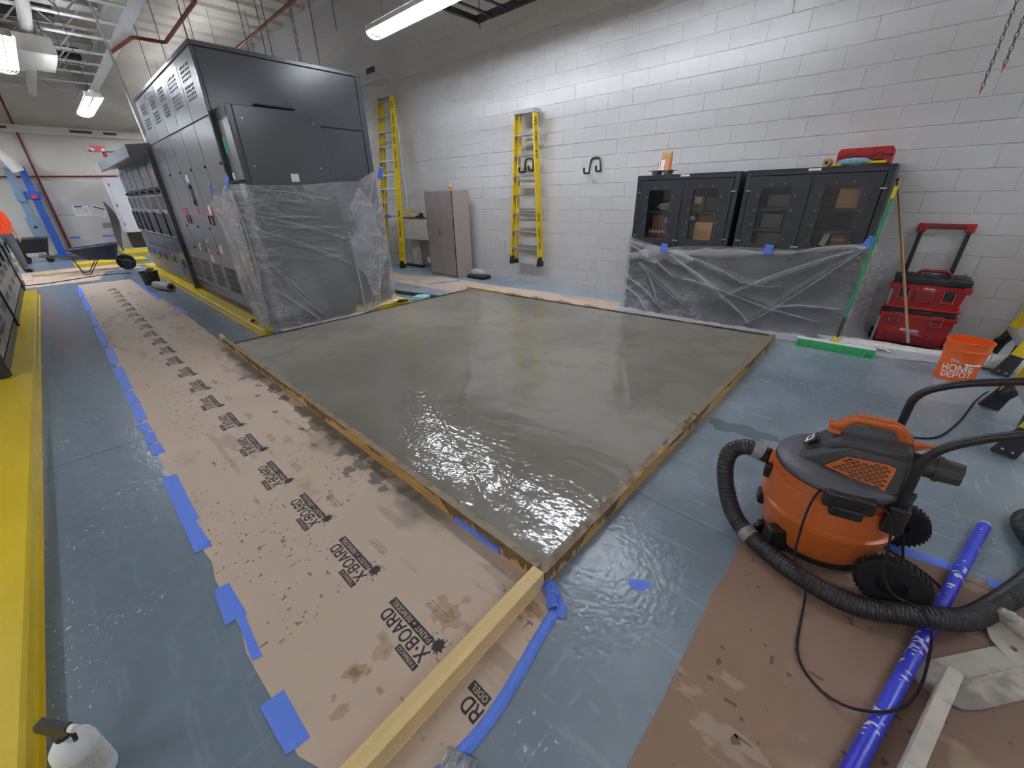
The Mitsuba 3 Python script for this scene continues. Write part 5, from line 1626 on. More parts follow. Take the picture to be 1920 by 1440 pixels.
# chains hanging from above
def chain(x, y, z0, z1, label):
    t = thing('chain', label, 'chain', 'pull chains hanging before the block wall')
    L_ = .034
    a = np.linspace(0, 2 * PI, 13)
    lk = tube(np.c_[.0085 * np.cos(a), a * 0, .020 * np.sin(a)], .0028, 5, cap=False)
    n = int((z1 - z0) / L_)
    links = []
    for i in range(n):
        links.append(moved(lk, at(x, y, z0 + .05 + L_ * i, 90 * (i % 2) + 20)))
    put('link', links, 'm_steel_dark', t, kind='stuff')
    put('red_tag', hull([(x - .008, y, z0 + .03), (x + .008, y, z0 + .03), (x, y - .008, z0 + .03), (x, y + .008, z0 + .03), (x, y, z0 - .02)]), 'm_label_red', t)
    put('upper_rope', cyl((x, y, z0 + .03 + L_ * n), (x, y, 6.0), .004, 6), 'm_steel_dark', t)


chain(.142, 5.0, 2.23, 3.6, 'longer steel pull chain with a red end hanging before the block wall')
chain(.195, 4.65, 2.30, 3.6, 'shorter steel pull chain with a red end next to the frame edge')
# ================================================================ wet / dry vacuum
VX, VY = .09, 2.09
t = thing('shop_vacuum', 'orange and black wheeled shop vacuum standing on the brown paper', 'vacuum')
place(at(VX, VY, 0))
put('drum', lathe([(.0, .052), (.200, .052), (.230, .09), (.250, .19), (.258, .228), (.262, .236), (.262, .246), (.250, .252), (.246, .262), (.234, .42), (.232, .448), (0, .448)], 64), 'm_orange', t, smooth=30)
put('drum_bulge', moved(lathe([(.2495, .27), (.2515, .275), (.2425, .385), (.2395, .39)], 64), at(0, 0, 0)), 'm_orange', t, smooth=30)
put('dolly', lathe([(0, .030), (.205, .030), (.218, .04), (.214, .062), (.19, .07)], 48), 'm_black', t, smooth=30)
put('lid', lathe([(.238, .446), (.246, .452), (.246, .470), (.236, .482), (.20, .498), (.12, .506), (0, .506)], 64), 'm_lid_grey', t, smooth=30)
put('lid_seal', lathe([(.240, .444), (.2475, .447), (.2475, .453)], 64), 'm_black', t)


def rounded_hull(pts, r):
    s = manifold3d.Manifold.sphere(r, 14)
    return man(manifold3d.Manifold.batch_hull([s.translate(list(map(float, p))) for p in pts]))


hd = rounded_hull([(-.11, -.07, .51), (-.11, .07, .51), (-.03, -.085, .61), (-.03, .085, .61), (.17, -.085, .64), (.17, .085, .64), (.205, -.09, .50), (.205, .09, .50), (-.12, -.05, .53), (-.12, .05, .53)], .022)
put('motor_head', hd, 'm_charcoal_dark', t, smooth=40)
put('head_shoulder', rounded_hull([(-.14, -.10, .492), (-.14, .10, .492), (.19, -.125, .492), (.19, .125, .492), (-.10, -.09, .54), (-.10, .09, .54), (.0, -.098, .60), (.0, .098, .60), (.18, -.100, .61), (.18, .100, .61)], .016), 'm_charcoal', t, smooth=40)
# honeycomb grilles on both flanks
for s in (-1, 1):
    g_ = sg.Polygon([(-.055, .515), (.005, .585), (.135, .603), (.158, .595), (.152, .488)])
    y = s * .126
    holes = []
    for i in range(10):
        for j in range(11):
            cx, cz = -.055 + .024 * i + (.012 if j % 2 else 0), .490 + .0108 * j
            hx = sg.Polygon([(cx - .0105, cz), (cx - .006, cz + .0042), (cx + .006, cz + .0042), (cx + .0105, cz), (cx + .006, cz - .0042), (cx - .006, cz - .0042)])
            if g_.buffer(-.004).contains(hx):
                holes.append(hx)
    gm = prism(g_.difference(unary_union(holes)), .006, 'y', 0)
    back = prism(g_, .02, 'y', 0)
    tl = at(0, s * .147, 0) @ trimesh.transformations.rotation_matrix(math.radians(s * 10), [1, 0, 0], [0, 0, .52])
    put('grille', moved(gm, tl @ at(0, -.006 if s > 0 else 0, 0)), 'm_orange', t, label='orange honeycomb grille')
    put('grille_back', moved(back, tl @ at(0, -.028 if s > 0 else .005, 0)), 'm_charcoal_dark', t)
put('carry_handle', join(tube(bend([(-.09, 0, .648), (-.045, 0, .655), (-.02, 0, .70), (.13, 0, .715), (.165, 0, .66), (.19, 0, .60)], .03, 5), .017, 10, sx=1.0, sy=1.25)), 'm_orange', t, smooth=40)
put('handle_grip', [box(-.01 + .022 * k, .004 + .022 * k, -.018, .018, .722 + .0018 * k, .728 + .0018 * k, .002) for k in range(6)], 'm_orange', t, kind='stuff')
put('rear_hook', hull([(.185, -.02, .665), (.185, .02, .665), (.19, -.02, .63), (.19, .02, .63), (.25, -.008, .675), (.25, .008, .675), (.215, -.015, .655), (.215, .015, .655)]), 'm_orange', t)
put('switch', rbox(-.085, -.04, -.05, -.015, .628, .642, .006), 'm_orange', t)
pn = put('switch_plate', moved(rbox(-.03, .03, -.036, .036, -.004, .004, .003), at(-.133, -.045, .572, 0, 0, -52)), 'm_steel_dark', t)
put('plate_label', moved(box(-.02, .02, -.024, .024, .0042, .0048), at(-.133, -.045, .572, 0, 0, -52)), 'm_paper_white', pn)
put('plate_mark', moved(box(-.010, .012, -.012, .012, .005, .0054), at(-.133, -.045, .572, 0, 0, -52)), 'm_red_dark', pn)
# hose port in front, nozzle stored on the exhaust behind
put('hose_port', [cyl((-.215, 0, .385), (-.262, 0, .385), .042, 20), cyl((-.22, 0, .385), (-.235, 0, .385), .056, 24)], 'm_orange', t, smooth=40)
ex = put('exhaust_port', [cyl((.17, -.01, .585), (.26, -.012, .588), .040, 18)], 'm_black', t, smooth=40)
nz = [cyl((.225, -.012, .588), (.275, -.016, .590), .046, 16), cyl((.27, -.016, .590), (.285, -.017, .5905), .052, 16), cyl((.285, -.017, .59), (.345, -.02, .592), .048, 10, .043)]
put('stored_nozzle', nz, 'm_steel_dark', t, smooth=30)
put('drain_cap', cyl((.20, -.09, .47), (.24, -.11, .47), .03, 14), 'm_black', t, smooth=40)
put('badge', TM(*(lambda m: (m.vertices, m.faces))(lathe([(.2535, .262), (.2515, .33), (.2425, .40)], 64))) if False else moved(hull([(-.006, y, z) for y, z in ((-.07, .30), (.05, .30), (.07, .40), (-.06, .40), (-.09, .345))], [(.004, y, z) for y, z in ((-.07, .30), (.05, .30), (.07, .40), (-.06, .40), (-.09, .345))]), at(-.246, -.03, -.02, 12, 0, 8)), 'm_steel_dark', t)
for k, (a, z) in enumerate(((math.radians(198), .20), (math.radians(190), .34))):
    put('latch', moved(rbox(-.012, .025, -.03, .03, -.035, .035, .008), at(.247 * math.cos(a), .247 * math.sin(a), z, math.degrees(a))), 'm_black', t)
# cord cleat on the near flank
a0 = math.radians(-76)
put('cord_cleat', [moved(rbox(.0, .05, -.085, .085, .40, .475, .012), at(.215 * math.cos(a0), .215 * math.sin(a0), 0, -76)), moved(rbox(.02, .06, -.055, .055, .37, .42, .010), at(.215 * math.cos(a0), .215 * math.sin(a0), 0, -76))], 'm_black', t, smooth=40)
put('hose_cradle', moved(rbox(-.05, .05, -.03, .03, .03, .16, .01), at(-.13, -.215, 0, 40)), 'm_black', t)
# push bar and wheels
for yb, z0, x0 in ((-.165, .33, .215), (.215, .33, .15)):
    put('push_bar_clamp', rbox(x0 - .035, x0 + .03, yb - .03, yb + .03, z0, z0 + .13, .01), 'm_black', t)
bar = bend([(.213, -.16, .36), (.205, -.16, .715), (.33, -.16, .835), (.62, -.16, .99), (.62, .21, 1.01), (.25, .21, .875), (.148, .21, .80), (.150, .21, .36)], .14, 8)
put('push_bar', tube(bar, .0155, 12), 'm_black', t, smooth=40)
for s, yw in ((-1, -.205), (1, .245)):
    w = put('wheel', moved(lathe([(.05, -.026), (.106, -.026), (.117, -.018), (.120, 0), (.117, .018), (.106, .026), (.05, .026), (.05, -.026)], 40), at(.285, yw, .12, 0, 90)), 'm_rubber', t, smooth=30)
    tr = []
    for k in range(36):
        a = 2 * PI * k / 36
        tr.append(moved(box(-.004, .004, -.022, .022, .117, .1225), at(.285, yw, .12) @ trimesh.transformations.rotation_matrix(a, [0, 1, 0])))
    put('tread', tr, 'm_rubber', w, kind='stuff')
    put('hub', moved(lathe([(0, -.020), (.018, -.024), (.022, -.012), (.085, -.008), (.09, -.02), (.095, -.02), (.095, .02), (.09, .02), (.085, .008), (.022, .012), (0, .02)], 32), at(.285, yw, .12, 0, 90)), 'm_black', w, smooth=30)
    put('axle_arm', hull([(.20, yw - s * .03, .08), (.20, yw - s * .05, .08), (.29, yw - s * .035, .13), (.29, yw - s * .05, .13), (.18, yw - s * .06, .05), (.24, yw - s * .06, .14)]), 'm_black', t)
for a in (150, 210):
    ca, sa_ = math.cos(math.radians(a)), math.sin(math.radians(a))
    put('caster', [moved(cyl((0, -.012, .03), (0, .012, .03), .03, 16), at(.235 * ca, .235 * sa_, 0, a)), moved(box(-.02, .02, -.02, .02, .05, .075, .005), at(.23 * ca, .23 * sa_, 0, a))], 'm_black', t, smooth=30)
place()
# hose, its taped joints
hp = [(-.175, 2.09, .385), (-.215, 2.088, .392), (-.27, 2.075, .405), (-.335, 2.055, .37), (-.345, 2.03, .27), (-.30, 1.98, .16), (-.22, 1.90, .085), (-.10, 1.832, .052), (.02, 1.78, .044), (.15, 1.745, .043), (.29, 1.745, .046), (.41, 1.785, .072), (.50, 1.825, .092), (.585, 1.90, .075), (.66, 2.02, .05), (.75, 2.20, .042), (.85, 2.42, .042), (.90, 2.62, .042), (.87, 2.85, .042), (.98, 3.02, .042)]
P = spline(hp, 700)
L_ = np.r_[0, np.cumsum(np.linalg.norm(np.diff(P, axis=0), axis=1))]
rib = .0405 + .0017 * np.sign(np.sin(L_ / .0065 * PI))
h = one('vacuum_hose', tube(P, rib, 20), 'm_hose', 'black ribbed vacuum hose looping from the drum across the brown paper', 'hose', smooth=50)
i0 = lambda d: int(np.searchsorted(L_, d))
put('taped_joint', tube(P[i0(.035):i0(.085)], .0445, 16), 'm_duct_tape', h, smooth=40, label='grey duct tape wrapped round the hose end')
put('hose_cuff', tube(P[i0(0):i0(.04)], .038, 16), 'm_black', h, smooth=40)
put('clear_window', tube(P[i0(.62):i0(.67)], .0435, 16), 'm_grey_steel', h, smooth=40, label='paler ribbed sleeve on the hose')
# power cord
cp = [(.07, 1.875, .455), (.045, 1.83, .44), (.035, 1.80, .36), (.04, 1.79, .22), (.07, 1.735, .095), (.105, 1.70, .09), (.135, 1.62, .02), (.142, 1.487, .008), (.172, 1.36, .008), (.274, 1.295, .012), (.36, 1.30, .053), (.44, 1.39, .052), (.49, 1.54, .042), (.512, 1.686, .036), (.486, 1.745, .125), (.44, 1.78, .145), (.385, 1.79, .14), (.335, 1.81, .19), (.315, 1.835, .28), (.30, 1.86, .37), (.27, 1.87, .44), (.20, 1.88, .455)]
one('power_cord', tube(spline(cp, 160), .0048, 7), 'm_rubber', 'thin black power cord hanging off the vacuum and looping over the blue tube', 'cord', smooth=40)
cp = [(.24, 2.31, .55), (.30, 2.45, .30), (.36, 2.6, .06), (.42, 2.9, .007), (.55, 3.5, .007), (.72, 4.1, .007), (.90, 4.75, .007), (1.3, 5.2, .007)]
cp = [(.33, 2.02, .42), (.34, 2.05, .36), (.36, 2.10, .27), (.40, 2.12, .14), (.425, 2.09, .05), (.44, 2.06, .008)]
one('power_cord', tube(spline(cp, 60), .0048, 7), 'm_rubber', 'black cord dropping behind the vacuum wheel', 'cord', smooth=40)
cp = [(.335, 2.30, .012), (.42, 2.24, .007), (.53, 2.18, .007), (.585, 2.07, .007), (.575, 1.985, .007)]
one('power_cord', tube(spline(cp, 60), .0048, 7), 'm_rubber', 'black cord on the brown paper curling round the vacuum wheel to the blue tube', 'cord', smooth=40)
cp = [(.36, 3.62, .007), (.45, 3.64, .007), (.56, 3.72, .007), (.66, 3.95, .007), (.74, 4.25, .007), (.82, 4.62, .007), (.93, 5.0, .007)]
one('extension_cord', tube(spline(cp, 80), .0055, 7), 'm_rubber', 'black extension cord running over the blue floor between vacuum and stepladders', 'cord', smooth=40)
# ================================================================ the far end of the hall
# floor papers and boards over there
one('floor_paper', sheet([(-16.6, -1.2), (-16.9, 1.38), (-15.2, 1.38), (-15.0, .6), (-13.5, .4), (-13.45, -.8), (-14.9, -1.2)], seed=11), 'm_paper', 'tan floor paper spread across the aisle under the wheelbarrow', 'floor paper')
one('pad_edge', box(-19.0, -17.6, -1.6, -1.0, 0, .09, .01), 'm_kerb', 'low yellow pad edge before the black tub at the end of the aisle', 'kerb')
one('pad_edge', box(-17.5, -16.7, .12, 1.7, 0, .09, .01), 'm_kerb', 'yellow pad corner behind the wheelbarrow', 'kerb')
one('pad_edge', box(-21.4, -19.2, 1.45, 2.6, 0, .09, .01), 'm_kerb', 'yellow pad under the white wall cabinet', 'kerb')
one('wood_block', moved(box(-.17, .17, -.05, .05, .004, .05, .004), at(-15.4, -.52, .002, 60)), 'm_wood', 'short pale wood block lying on the far floor paper', 'timber block', uv=None) if False else None
mat('m_wood_plain', (212, 184, 136), .6)
t = one('wood_block', moved(box(-.19, .19, -.055, .055, .0, .05, .004), at(-15.5, -.50, .004, 70)), 'm_wood_plain', 'short pale wood block lying on the far floor paper', 'timber block')
one('plank', moved(box(-1.1, 1.1, -.05, .05, 0, .03, .004), at(-15.6, .55, .004, 88)), 'm_wood_plain', 'pale plank lying under the wheelbarrow', 'plank')
one('dark_cable', tube(spline([(-13.9, -.9, .01), (-13.95, -.2, .01), (-14.3, .4, .01), (-14.1, 1.0, .01)], 40), .012, 6), 'm_black', 'dark cable lying across the far floor paper', 'cord', smooth=40)

# wheelbarrow: its wheel towards the switchgear
t = thing('wheelbarrow', 'dark blue wheelbarrow tipped level on its wheel and legs at the end of the aisle', 'wheelbarrow')
place(at(-15.0, .62, 0, 90))


def tray(u, v):
    a = u * 2 * PI
    c, s_ = np.cos(a), np.sin(a)
    k = (np.abs(c) ** 5 + np.abs(s_) ** 5) ** -.2
    sc = .56 + .44 * v
    return np.c_[-.06 + (.50 * k * c) * sc + .10 * (1 - v), .33 * k * s_ * sc, .33 + .31 * v + .05 * v * c]


tm_ = grid(tray, 48, 10)
mat('m_barrow', (36, 40, 62), .45)
put('tray', join(tm_, grid(lambda u, v: tray(u, v * 0) * [1, 1, 1] * 1.0 + (np.array([[.0, 0, .335]]) + [[.04, 0, 0]] - tray(u, v * 0)) * v[:, None], 48, 2)), 'm_barrow', t, smooth=30)
put('rim', tube(tray(np.linspace(0, 1, 49), np.ones(49)), .013, 6, cap=False), 'm_barrow', t, smooth=40)
put('wet_concrete', moved(trimesh.creation.icosphere(3, 1.0), at(0.0, 0, .50) @ np.diag([.42, .26, .07, 1])), 'm_crust', t, smooth=True)
wl = put('wheel', moved(lathe([(.11, -.04), (.17, -.045), (.195, -.02), (.195, .02), (.17, .045), (.11, .04), (.11, -.04)], 28), at(.46, 0, .20, 0, 90)), 'm_rubber', t, smooth=30)
put('rim_disc', moved(lathe([(0, -.02), (.03, -.045), (.05, -.015), (.115, -.02), (.115, .02), (.05, .015), (.03, .045), (0, .045)], 20), at(.46, 0, .20, 0, 90)), 'm_steel_dark', wl, smooth=30)
for s in (-1, 1):
    put('handle', tube([(.60, s * .07, .20), (.30, s * .13, .30), (-.62, s * .30, .42), (-1.02, s * .31, .52)], .018, 8), 'm_steel_dark', t, smooth=40)
    put('leg', tube(bend([(-.05, s * .26, .36), (-.30, s * .27, .01), (-.42, s * .27, .01), (-.50, s * .29, .40)], .05), .011, 6), 'm_black', t, smooth=40)
    put('nose_brace', cyl((.46, s * .06, .2), (.28, s * .16, .36), .009, 6), 'm_black', t)
place()
# black tub cart
t = thing('tub_cart', 'black plastic tub cart standing near the blue post', 'cart')
place(at(-19.4, -.55, 0))


def tub(u, v):
    a = u * 2 * PI
    c, s_ = np.cos(a), np.sin(a)
    k = (np.abs(c) ** 6 + np.abs(s_) ** 6) ** -(1 / 6)
    return np.c_[.36 * k * c * (.72 + .28 * v), .40 * k * s_ * (.72 + .28 * v), .30 + .40 * v]


put('tub', join(grid(tub, 48, 6), grid(lambda u, v: tub(u, v * 0) * np.c_[1 - v, 1 - v, v * 0 + 1], 48, 2)), 'm_black', t, smooth=30)
put('rim', tube(tub(np.linspace(0, 1, 49), np.ones(49)), .022, 6, cap=False), 'm_charcoal', t, smooth=40)
for x in (-.2, .2):
    for y in (-.24, .24):
        put('leg', hull([(x * .95 + a, y + b, z) for a in (-.025, .025) for b in (-.025, .025) for z in (.10, .32)]), 'm_black', t)
        put('wheel', cyl((x - .025, y, .09), (x + .025, y, .09), .09, 16), 'm_rubber', t, smooth=40)
place()
# black bucket and cardboard tube by the pad
t = thing('bucket', 'black bucket with a trowel across it standing before the switchgear pad', 'bucket')
place(at(-11.72, 1.12, 0))
put('body', lathe([(0, .01), (.13, .01), (.135, 0), (.16, .26), (.168, .262), (.168, .275), (.158, .275), (.13, .02), (0, .02)], 28), 'm_black', t, smooth=35)
put('bail', tube([(.165 * math.cos(a), .165 * math.sin(a) * .5, .26 + .10 * math.sin(a)) for a in np.linspace(0, PI, 16)], .004, 5), 'm_steel_dark', t)
put('contents', moved(trimesh.creation.icosphere(2, 1), at(0, 0, .22) @ np.diag([.13, .13, .05, 1])), 'm_steel_dark', t, smooth=True)
place()
one('trowel', join(moved(hull([(-.16, -.05, 0), (.1, -.05, 0), (.14, 0, 0), (.1, .05, 0), (-.16, .05, 0), (-.16, -.05, .004), (.1, -.05, .004), (.1, .05, .004), (-.16, .05, .004)]), at(-11.74, 1.14, .276, 40)), moved(cyl((-.05, 0, .02), (.12, 0, .05), .016, 8), at(-11.74, 1.14, .28, 40))), 'm_steel_dark', 'hand trowel lying across the black bucket', 'trowel')
t = thing('paper_roll', 'brown cardboard roll lying on the floor beside the black bucket', 'paper roll')
M = at(-10.68, 1.17, .082, 15)
put('roll', moved(lathe([(.05, -.30), (.08, -.30), (.08, .30), (.05, .30), (.05, -.30)], 28), M @ trimesh.transformations.rotation_matrix(PI / 2, [0, 1, 0])), 'm_taupe_light', t, smooth=35)
put('core', moved(lathe([(.05, -.302), (.05, .302), (.042, .302), (.042, -.302), (.05, -.302)], 20), M @ trimesh.transformations.rotation_matrix(PI / 2, [0, 1, 0])), 'm_carton_dark', t, smooth=35)
# bits on the pad by the film
t = thing('marker_bits', 'orange and white marker pens lying on the yellow pad by the film', 'pens')
put('pen', cyl((-6.35, 1.45, .112), (-6.12, 1.48, .112), .012, 8), 'm_paper_white', t)
put('pen', cyl((-6.2, 1.47, .114), (-6.02, 1.45, .114), .013, 8), 'm_orange', t)
put('cap', box(-6.22, -6.16, 1.44, 1.49, .102, .14, .006), 'm_black', t)
t = thing('work_glove', 'black and white work glove dropped at the slab edge below the film', 'glove')
place(at(-5.58, 3.42, .104, 30))
put('palm', rounded_hull([(-.05, -.035, .015), (-.05, .035, .015), (.04, -.04, .02), (.04, .04, .02)], .014), 'm_black', t, smooth=40)
for k, yy in enumerate((-.033, -.011, .011, .033)):
    put('finger', tube([(.04, yy, .02), (.075, yy * 1.15, .026), (.105 - .006 * abs(k - 1.5), yy * 1.3, .016)], .011, 8), 'm_black', t, smooth=40)
put('thumb', tube([(-.01, -.04, .018), (.02, -.075, .02), (.05, -.085, .015)], .012, 8), 'm_black', t, smooth=40)
put('cuff', rounded_hull([(-.105, -.036, .015), (-.105, .036, .015), (-.065, -.034, .015), (-.065, .034, .015)], .014), 'm_paper_white', t, smooth=40)
place()
v = np.array(ic.vertices)
v = v * (1 + .5 * (meshkit.fbm(v * 3 + 8, 3)[:, None] - .5)) * [.12, .17, .045]
one('crumpled_cloth', TM(v + [-5.80, 3.95, .046], ic.faces), 'm_teal_cloth', 'pale blue crumpled cloth on the floor behind the slab by the switchgear', 'cloth', smooth=60)
one('steel_angle', join(moved(box(-1.05, 1.05, -.03, .03, .002, .055, .004), at(-6.62, 3.98, 0, 12))), 'm_steel_dark', 'long dark steel bar lying on the floor behind the switchgear', 'bar')

# far wall: posts, cabinet, board, papers
t = thing('steel_post', 'bright blue steel post standing against the far wall', 'post')
put('post', hull([(-21.45, -.10, .0), (-21.25, -.10, .0), (-21.45, .10, .0), (-21.25, .10, .0), (-21.45, -.09, 2.72), (-21.25, -.09, 2.72), (-21.45, .08, 2.72), (-21.25, .08, 2.72)]), 'm_blue_steel', t)
put('collar', box(-21.5, -21.18, -.20, .16, 1.78, 2.02, .01), 'm_blue_steel', t)
put('red_knob', cyl((-21.18, -.02, 1.86), (-21.12, -.02, 1.86), .07, 14), 'm_label_red', t)
put('base_plate', box(-21.55, -21.1, -.22, .20, 0, .04, .01), 'm_blue_steel', t)
t = thing('steel_post', 'pale blue grey steel post beside the bright blue one', 'post')
put('post', box(-21.5, -21.34, -.40, -.20, .5, 2.69, .006), 'm_grey_blue', t)
put('plate', box(-21.36, -21.31, -.46, -.17, .62, 1.25, .006), 'm_grey_blue', t)
put('plate_bolt', cyl((-21.33, -.32, .95), (-21.29, -.32, .95), .04, 12), 'm_black', t)
put('clamp', box(-21.37, -21.28, -.43, -.215, 1.72, 2.0, .01), 'm_grey_blue', t)
mat('m_board_grey', (206, 202, 196), .6)
t = thing('wall_board', 'large pale grey board covering the far wall with two sheets of paper on it', 'board')
put('upper_panel', box(-21.88, -21.80, .30, 2.05, 1.28, 2.32, .008), 'm_board_grey', t)
put('lower_panel', box(-21.88, -21.80, .30, 2.05, .05, 1.27, .008), 'm_board_grey', t)
put('vent_plate', box(-21.80, -21.78, 1.34, 1.62, .80, .97, .004), 'm_grey_steel', t)
t1 = thing('notice_sheet', 'white notice with a blue heading on the far grey board', 'paper')
put('sheet', box(-21.797, -21.79, .75, 1.18, 1.23, 1.57), 'm_paper_white', t1)
put('heading', box(-21.79, -21.787, .82, 1.02, 1.51, 1.56), 'm_blue_steel', t1)
put('text_line', [box(-21.79, -21.788, .80, 1.12, z, z + .012) for z in (1.30, 1.34, 1.38, 1.42, 1.46)], 'm_grey_steel', t1, kind='stuff')
t1 = thing('notice_sheet', 'white notice hung askew on the far grey board', 'paper')
place(at(-21.79, 1.40, 1.37) @ trimesh.transformations.rotation_matrix(math.radians(-24), [1, 0, 0]))
put('sheet', box(-.004, .0, -.19, .19, -.17, .17), 'm_paper_white', t1)
put('heading', box(0, .003, -.15, .15, .09, .13), 'm_ink', t1)
put('text_line', [box(0, .002, -.15, .14, z, z + .012) for z in (-.12, -.08, -.04, 0, .04)], 'm_grey_steel', t1, kind='stuff')
place()
for y0, y1 in ((.36, .62), (1.22, 1.62)):
    one('masking_tape', box(-21.80, -21.79, y0, y1, .50, .56), 'm_tape', f'blue tape strip low on the far grey board, {"by the pipe" if y0 < 1 else "under the vent plate"}', 'masking tape', 'blue tape on the far board')
t = thing('wall_cabinet', 'white steel cabinet fixed high on the far wall above a dark opening', 'cabinet')
put('body', box(-21.2, -20.5, 1.80, 2.62, .66, 2.42, .008), 'm_far_white', t)
put('door', box(-20.5, -20.48, 1.83, 2.60, .69, 2.39, .006), 'm_far_white', t)
for z in (.9, 1.5, 2.15):
    put('hinge', box(-20.485, -20.465, 1.83, 1.86, z, z + .09), 'm_steel_dark', t)
put('plinth', box(-21.2, -20.52, 1.84, 2.62, .092, .12, .004), 'm_white_metal', t)
put('recess', box(-21.2, -20.7, 1.86, 2.62, .12, .66), 'm_dark_void', t)
v = np.array(ic.vertices)
one('dark_tarp', shell(grid(lambda u, v: np.c_[-20.3 + .10 * v + .04 * np.sin(v * 9), 1.50 + .10 * np.sin(v * 4.2 + .3) + (.02 + .20 * np.sin(PI * np.clip(v * 1.05, 0, 1)) ** .7) * (u - .5) + .10 * v ** 3, 1.55 * (1 - v) + .10 + .02 * np.sin(u * 7)], 14, 40), .02), 'm_steel_dark', 'dark folded tarp hanging from the white wall cabinet down to the pad', 'tarp', smooth=50)
# pipes of the far wall
along('red_pipe', [(-21.8, -1.2, 2.44), (-21.8, 2.3, 2.52)], .025, 'm_red_pipe', 'thin red pipe running level along the far wall', 'pipe')
along('red_pipe', [(-21.8, .28, 4.9), (-21.8, .26, .05)], .03, 'm_red_pipe', 'thin red pipe standing upright on the far wall beside the grey board', 'pipe')
t = one('white_duct', tube(bend([(-20.6, -1.5, 3.1), (-20.6, -.25, 3.08), (-20.6, -.08, 2.55)], .28, 8), .15, 14), 'm_pipe_white', 'fat white pipe bending down at the far wall above the posts', 'duct', smooth=40)
wbm = box(-21.85, -21.55, -6.0, 6.25, 3.74, 3.93, .01)
t = thing('wall_duct', 'long cream duct with slot grilles running along the top of the far wall', 'duct')
put('casing', wbm, 'm_wall_far', t)
for y0, y1 in ((1.5, 2.05), (2.34, 2.68), (-.3, .1)):
    put('slot_grille', box(-21.56, -21.53, y0, y1, 3.80, 3.87, .004), 'm_steel_dark', t)
# red trolley on its bracket rail
t = thing('trolley_hoist', 'dark red chain trolley riding on a short rail above the low switchgear', 'hoist')
put('rail', box(-14.36, -14.30, 1.18, 1.95, 2.70, 2.75, .006), 'm_steel_dark', t)
put('rail_post', box(-14.36, -14.30, 1.82, 1.90, 2.565, 2.75, .006), 'm_steel_dark', t)
put('side_plate', hull([(-14.29, 1.20, 2.82), (-14.29, 1.48, 2.82), (-14.29, 1.46, 2.70), (-14.29, 1.28, 2.70), (-14.27, 1.20, 2.82), (-14.27, 1.48, 2.82), (-14.27, 1.46, 2.70), (-14.27, 1.28, 2.70)]), 'm_red_dark', t)
for y in (1.25, 1.43):
    put('wheel', cyl((-14.30, y, 2.745), (-14.25, y, 2.745), .035, 14), 'm_grey_steel', t, smooth=40)
put('hook_block', box(-14.34, -14.28, 1.40, 1.48, 2.60, 2.70, .01), 'm_red_dark', t)
put('hook', tube([(-14.31, 1.45 + .035 * math.cos(a), 2.555 + .035 * math.sin(a)) for a in np.linspace(1.6, 7.0, 16)], .012, 6), 'm_steel_dark', t)
put('shackle', tube([(-14.31, 1.66 + .03 * math.cos(a), 2.665 + .03 * math.sin(a)) for a in np.linspace(0, 2 * PI, 14)], .008, 6, cap=False), 'm_steel_dark', t)

# overhead: sprinkler pipes, ducts, rods, cable tray
along('red_pipe', bend([(-15.7, 2.45, 5.0), (-14.05, 2.67, 5.0), (-13.95, 3.25, 5.0), (-10.9, 3.22, 5.0), (-10.2, 2.2, 5.0)], .05, 3), .035, 'm_red_pipe', 'dark red sprinkler pipe kinking under the roof above the switchgear', 'pipe')
along('red_pipe', [(-13.4, 4.55, 5.0), (-8.0, 4.47, 5.0)], .03, 'm_red_pipe', 'dark red sprinkler pipe running behind the top of the tall switchgear', 'pipe')
along('roof_pipe', [(-10.5, .93, 5.0), (-13.05, .99, 4.9), (-16.6, 1.03, 4.85), (-21.3, 1.0, 4.8)], .10, 'm_pipe_white', 'fat pale pipe running under the joists towards the far wall', 'pipe', 14)
t = thing('unit_heater', 'white box shaped air unit hanging under the joists beside the fat pale pipe', 'air unit')
put('casing', box(-15.8, -14.1, .2, 1.3, 4.42, 4.75, .02), 'm_pipe_white', t)
put('collar', cyl((-15.8, .75, 4.58), (-16.2, .75, 4.58), .14, 18), 'm_pipe_white', t, smooth=40)
for x in (-15.6, -14.3):
    for y in (.3, 1.2):
        put('hanger', cyl((x, y, 4.75), (x, y, 6.05), .008, 5), 'm_steel_dark', t)
along('conduit', bend([(-13.2, 2.0, 5.3), (-11.6, 1.86, 2.75), (-11.55, 1.86, 2.56)], .05, 3), .022, 'm_white_metal', 'white conduit dropping slantwise from the joists to the low switchgear', 'pipe')
rods = [(-15.0, 4.0), (-14.0, 5.2), (-13.0, 3.6), (-12.3, 5.6), (-11.6, 4.2), (-10.9, 5.0), (-10.2, 4.0), (-9.9, 4.0), (-8.05, 4.0), (-7.4, 4.05), (-12.8, 2.9), (-16.2, 3.2), (-11.2, 3.0)]
for i, (x, y) in enumerate(rods):
    one('hanger_rod', cyl((x, y, [3.3, 3.6, 2.9, 3.2, 4.0][i % 5]), (x, y, 6.07), .007, 5), 'm_steel_dark', 'thin dark hanger rod hanging from the roof deck', 'rod', 'hanger rods under the roof deck')
for i, (y0, y1, x, z, w) in enumerate(((-3, 2.2, -13.9, 5.3, .35), (-3, 1.6, -15.4, 5.35, .5), (-2, 2.3, -17.0, 5.3, .4), (-3, 2.2, -18.9, 5.35, .5), (-3, 2.3, -20.6, 5.3, .45))):
    one('roof_duct', box(x - w / 2, x + w / 2, y0, y1, z, z + .35, .02), 'm_dark_void' if i % 2 else 'm_grey_steel', ['first', 'second', 'third', 'fourth', 'fifth'][i] + ' boxy duct lying between the roof joists, counted from the lamps to the far wall', 'duct', 'ducts between the roof joists')
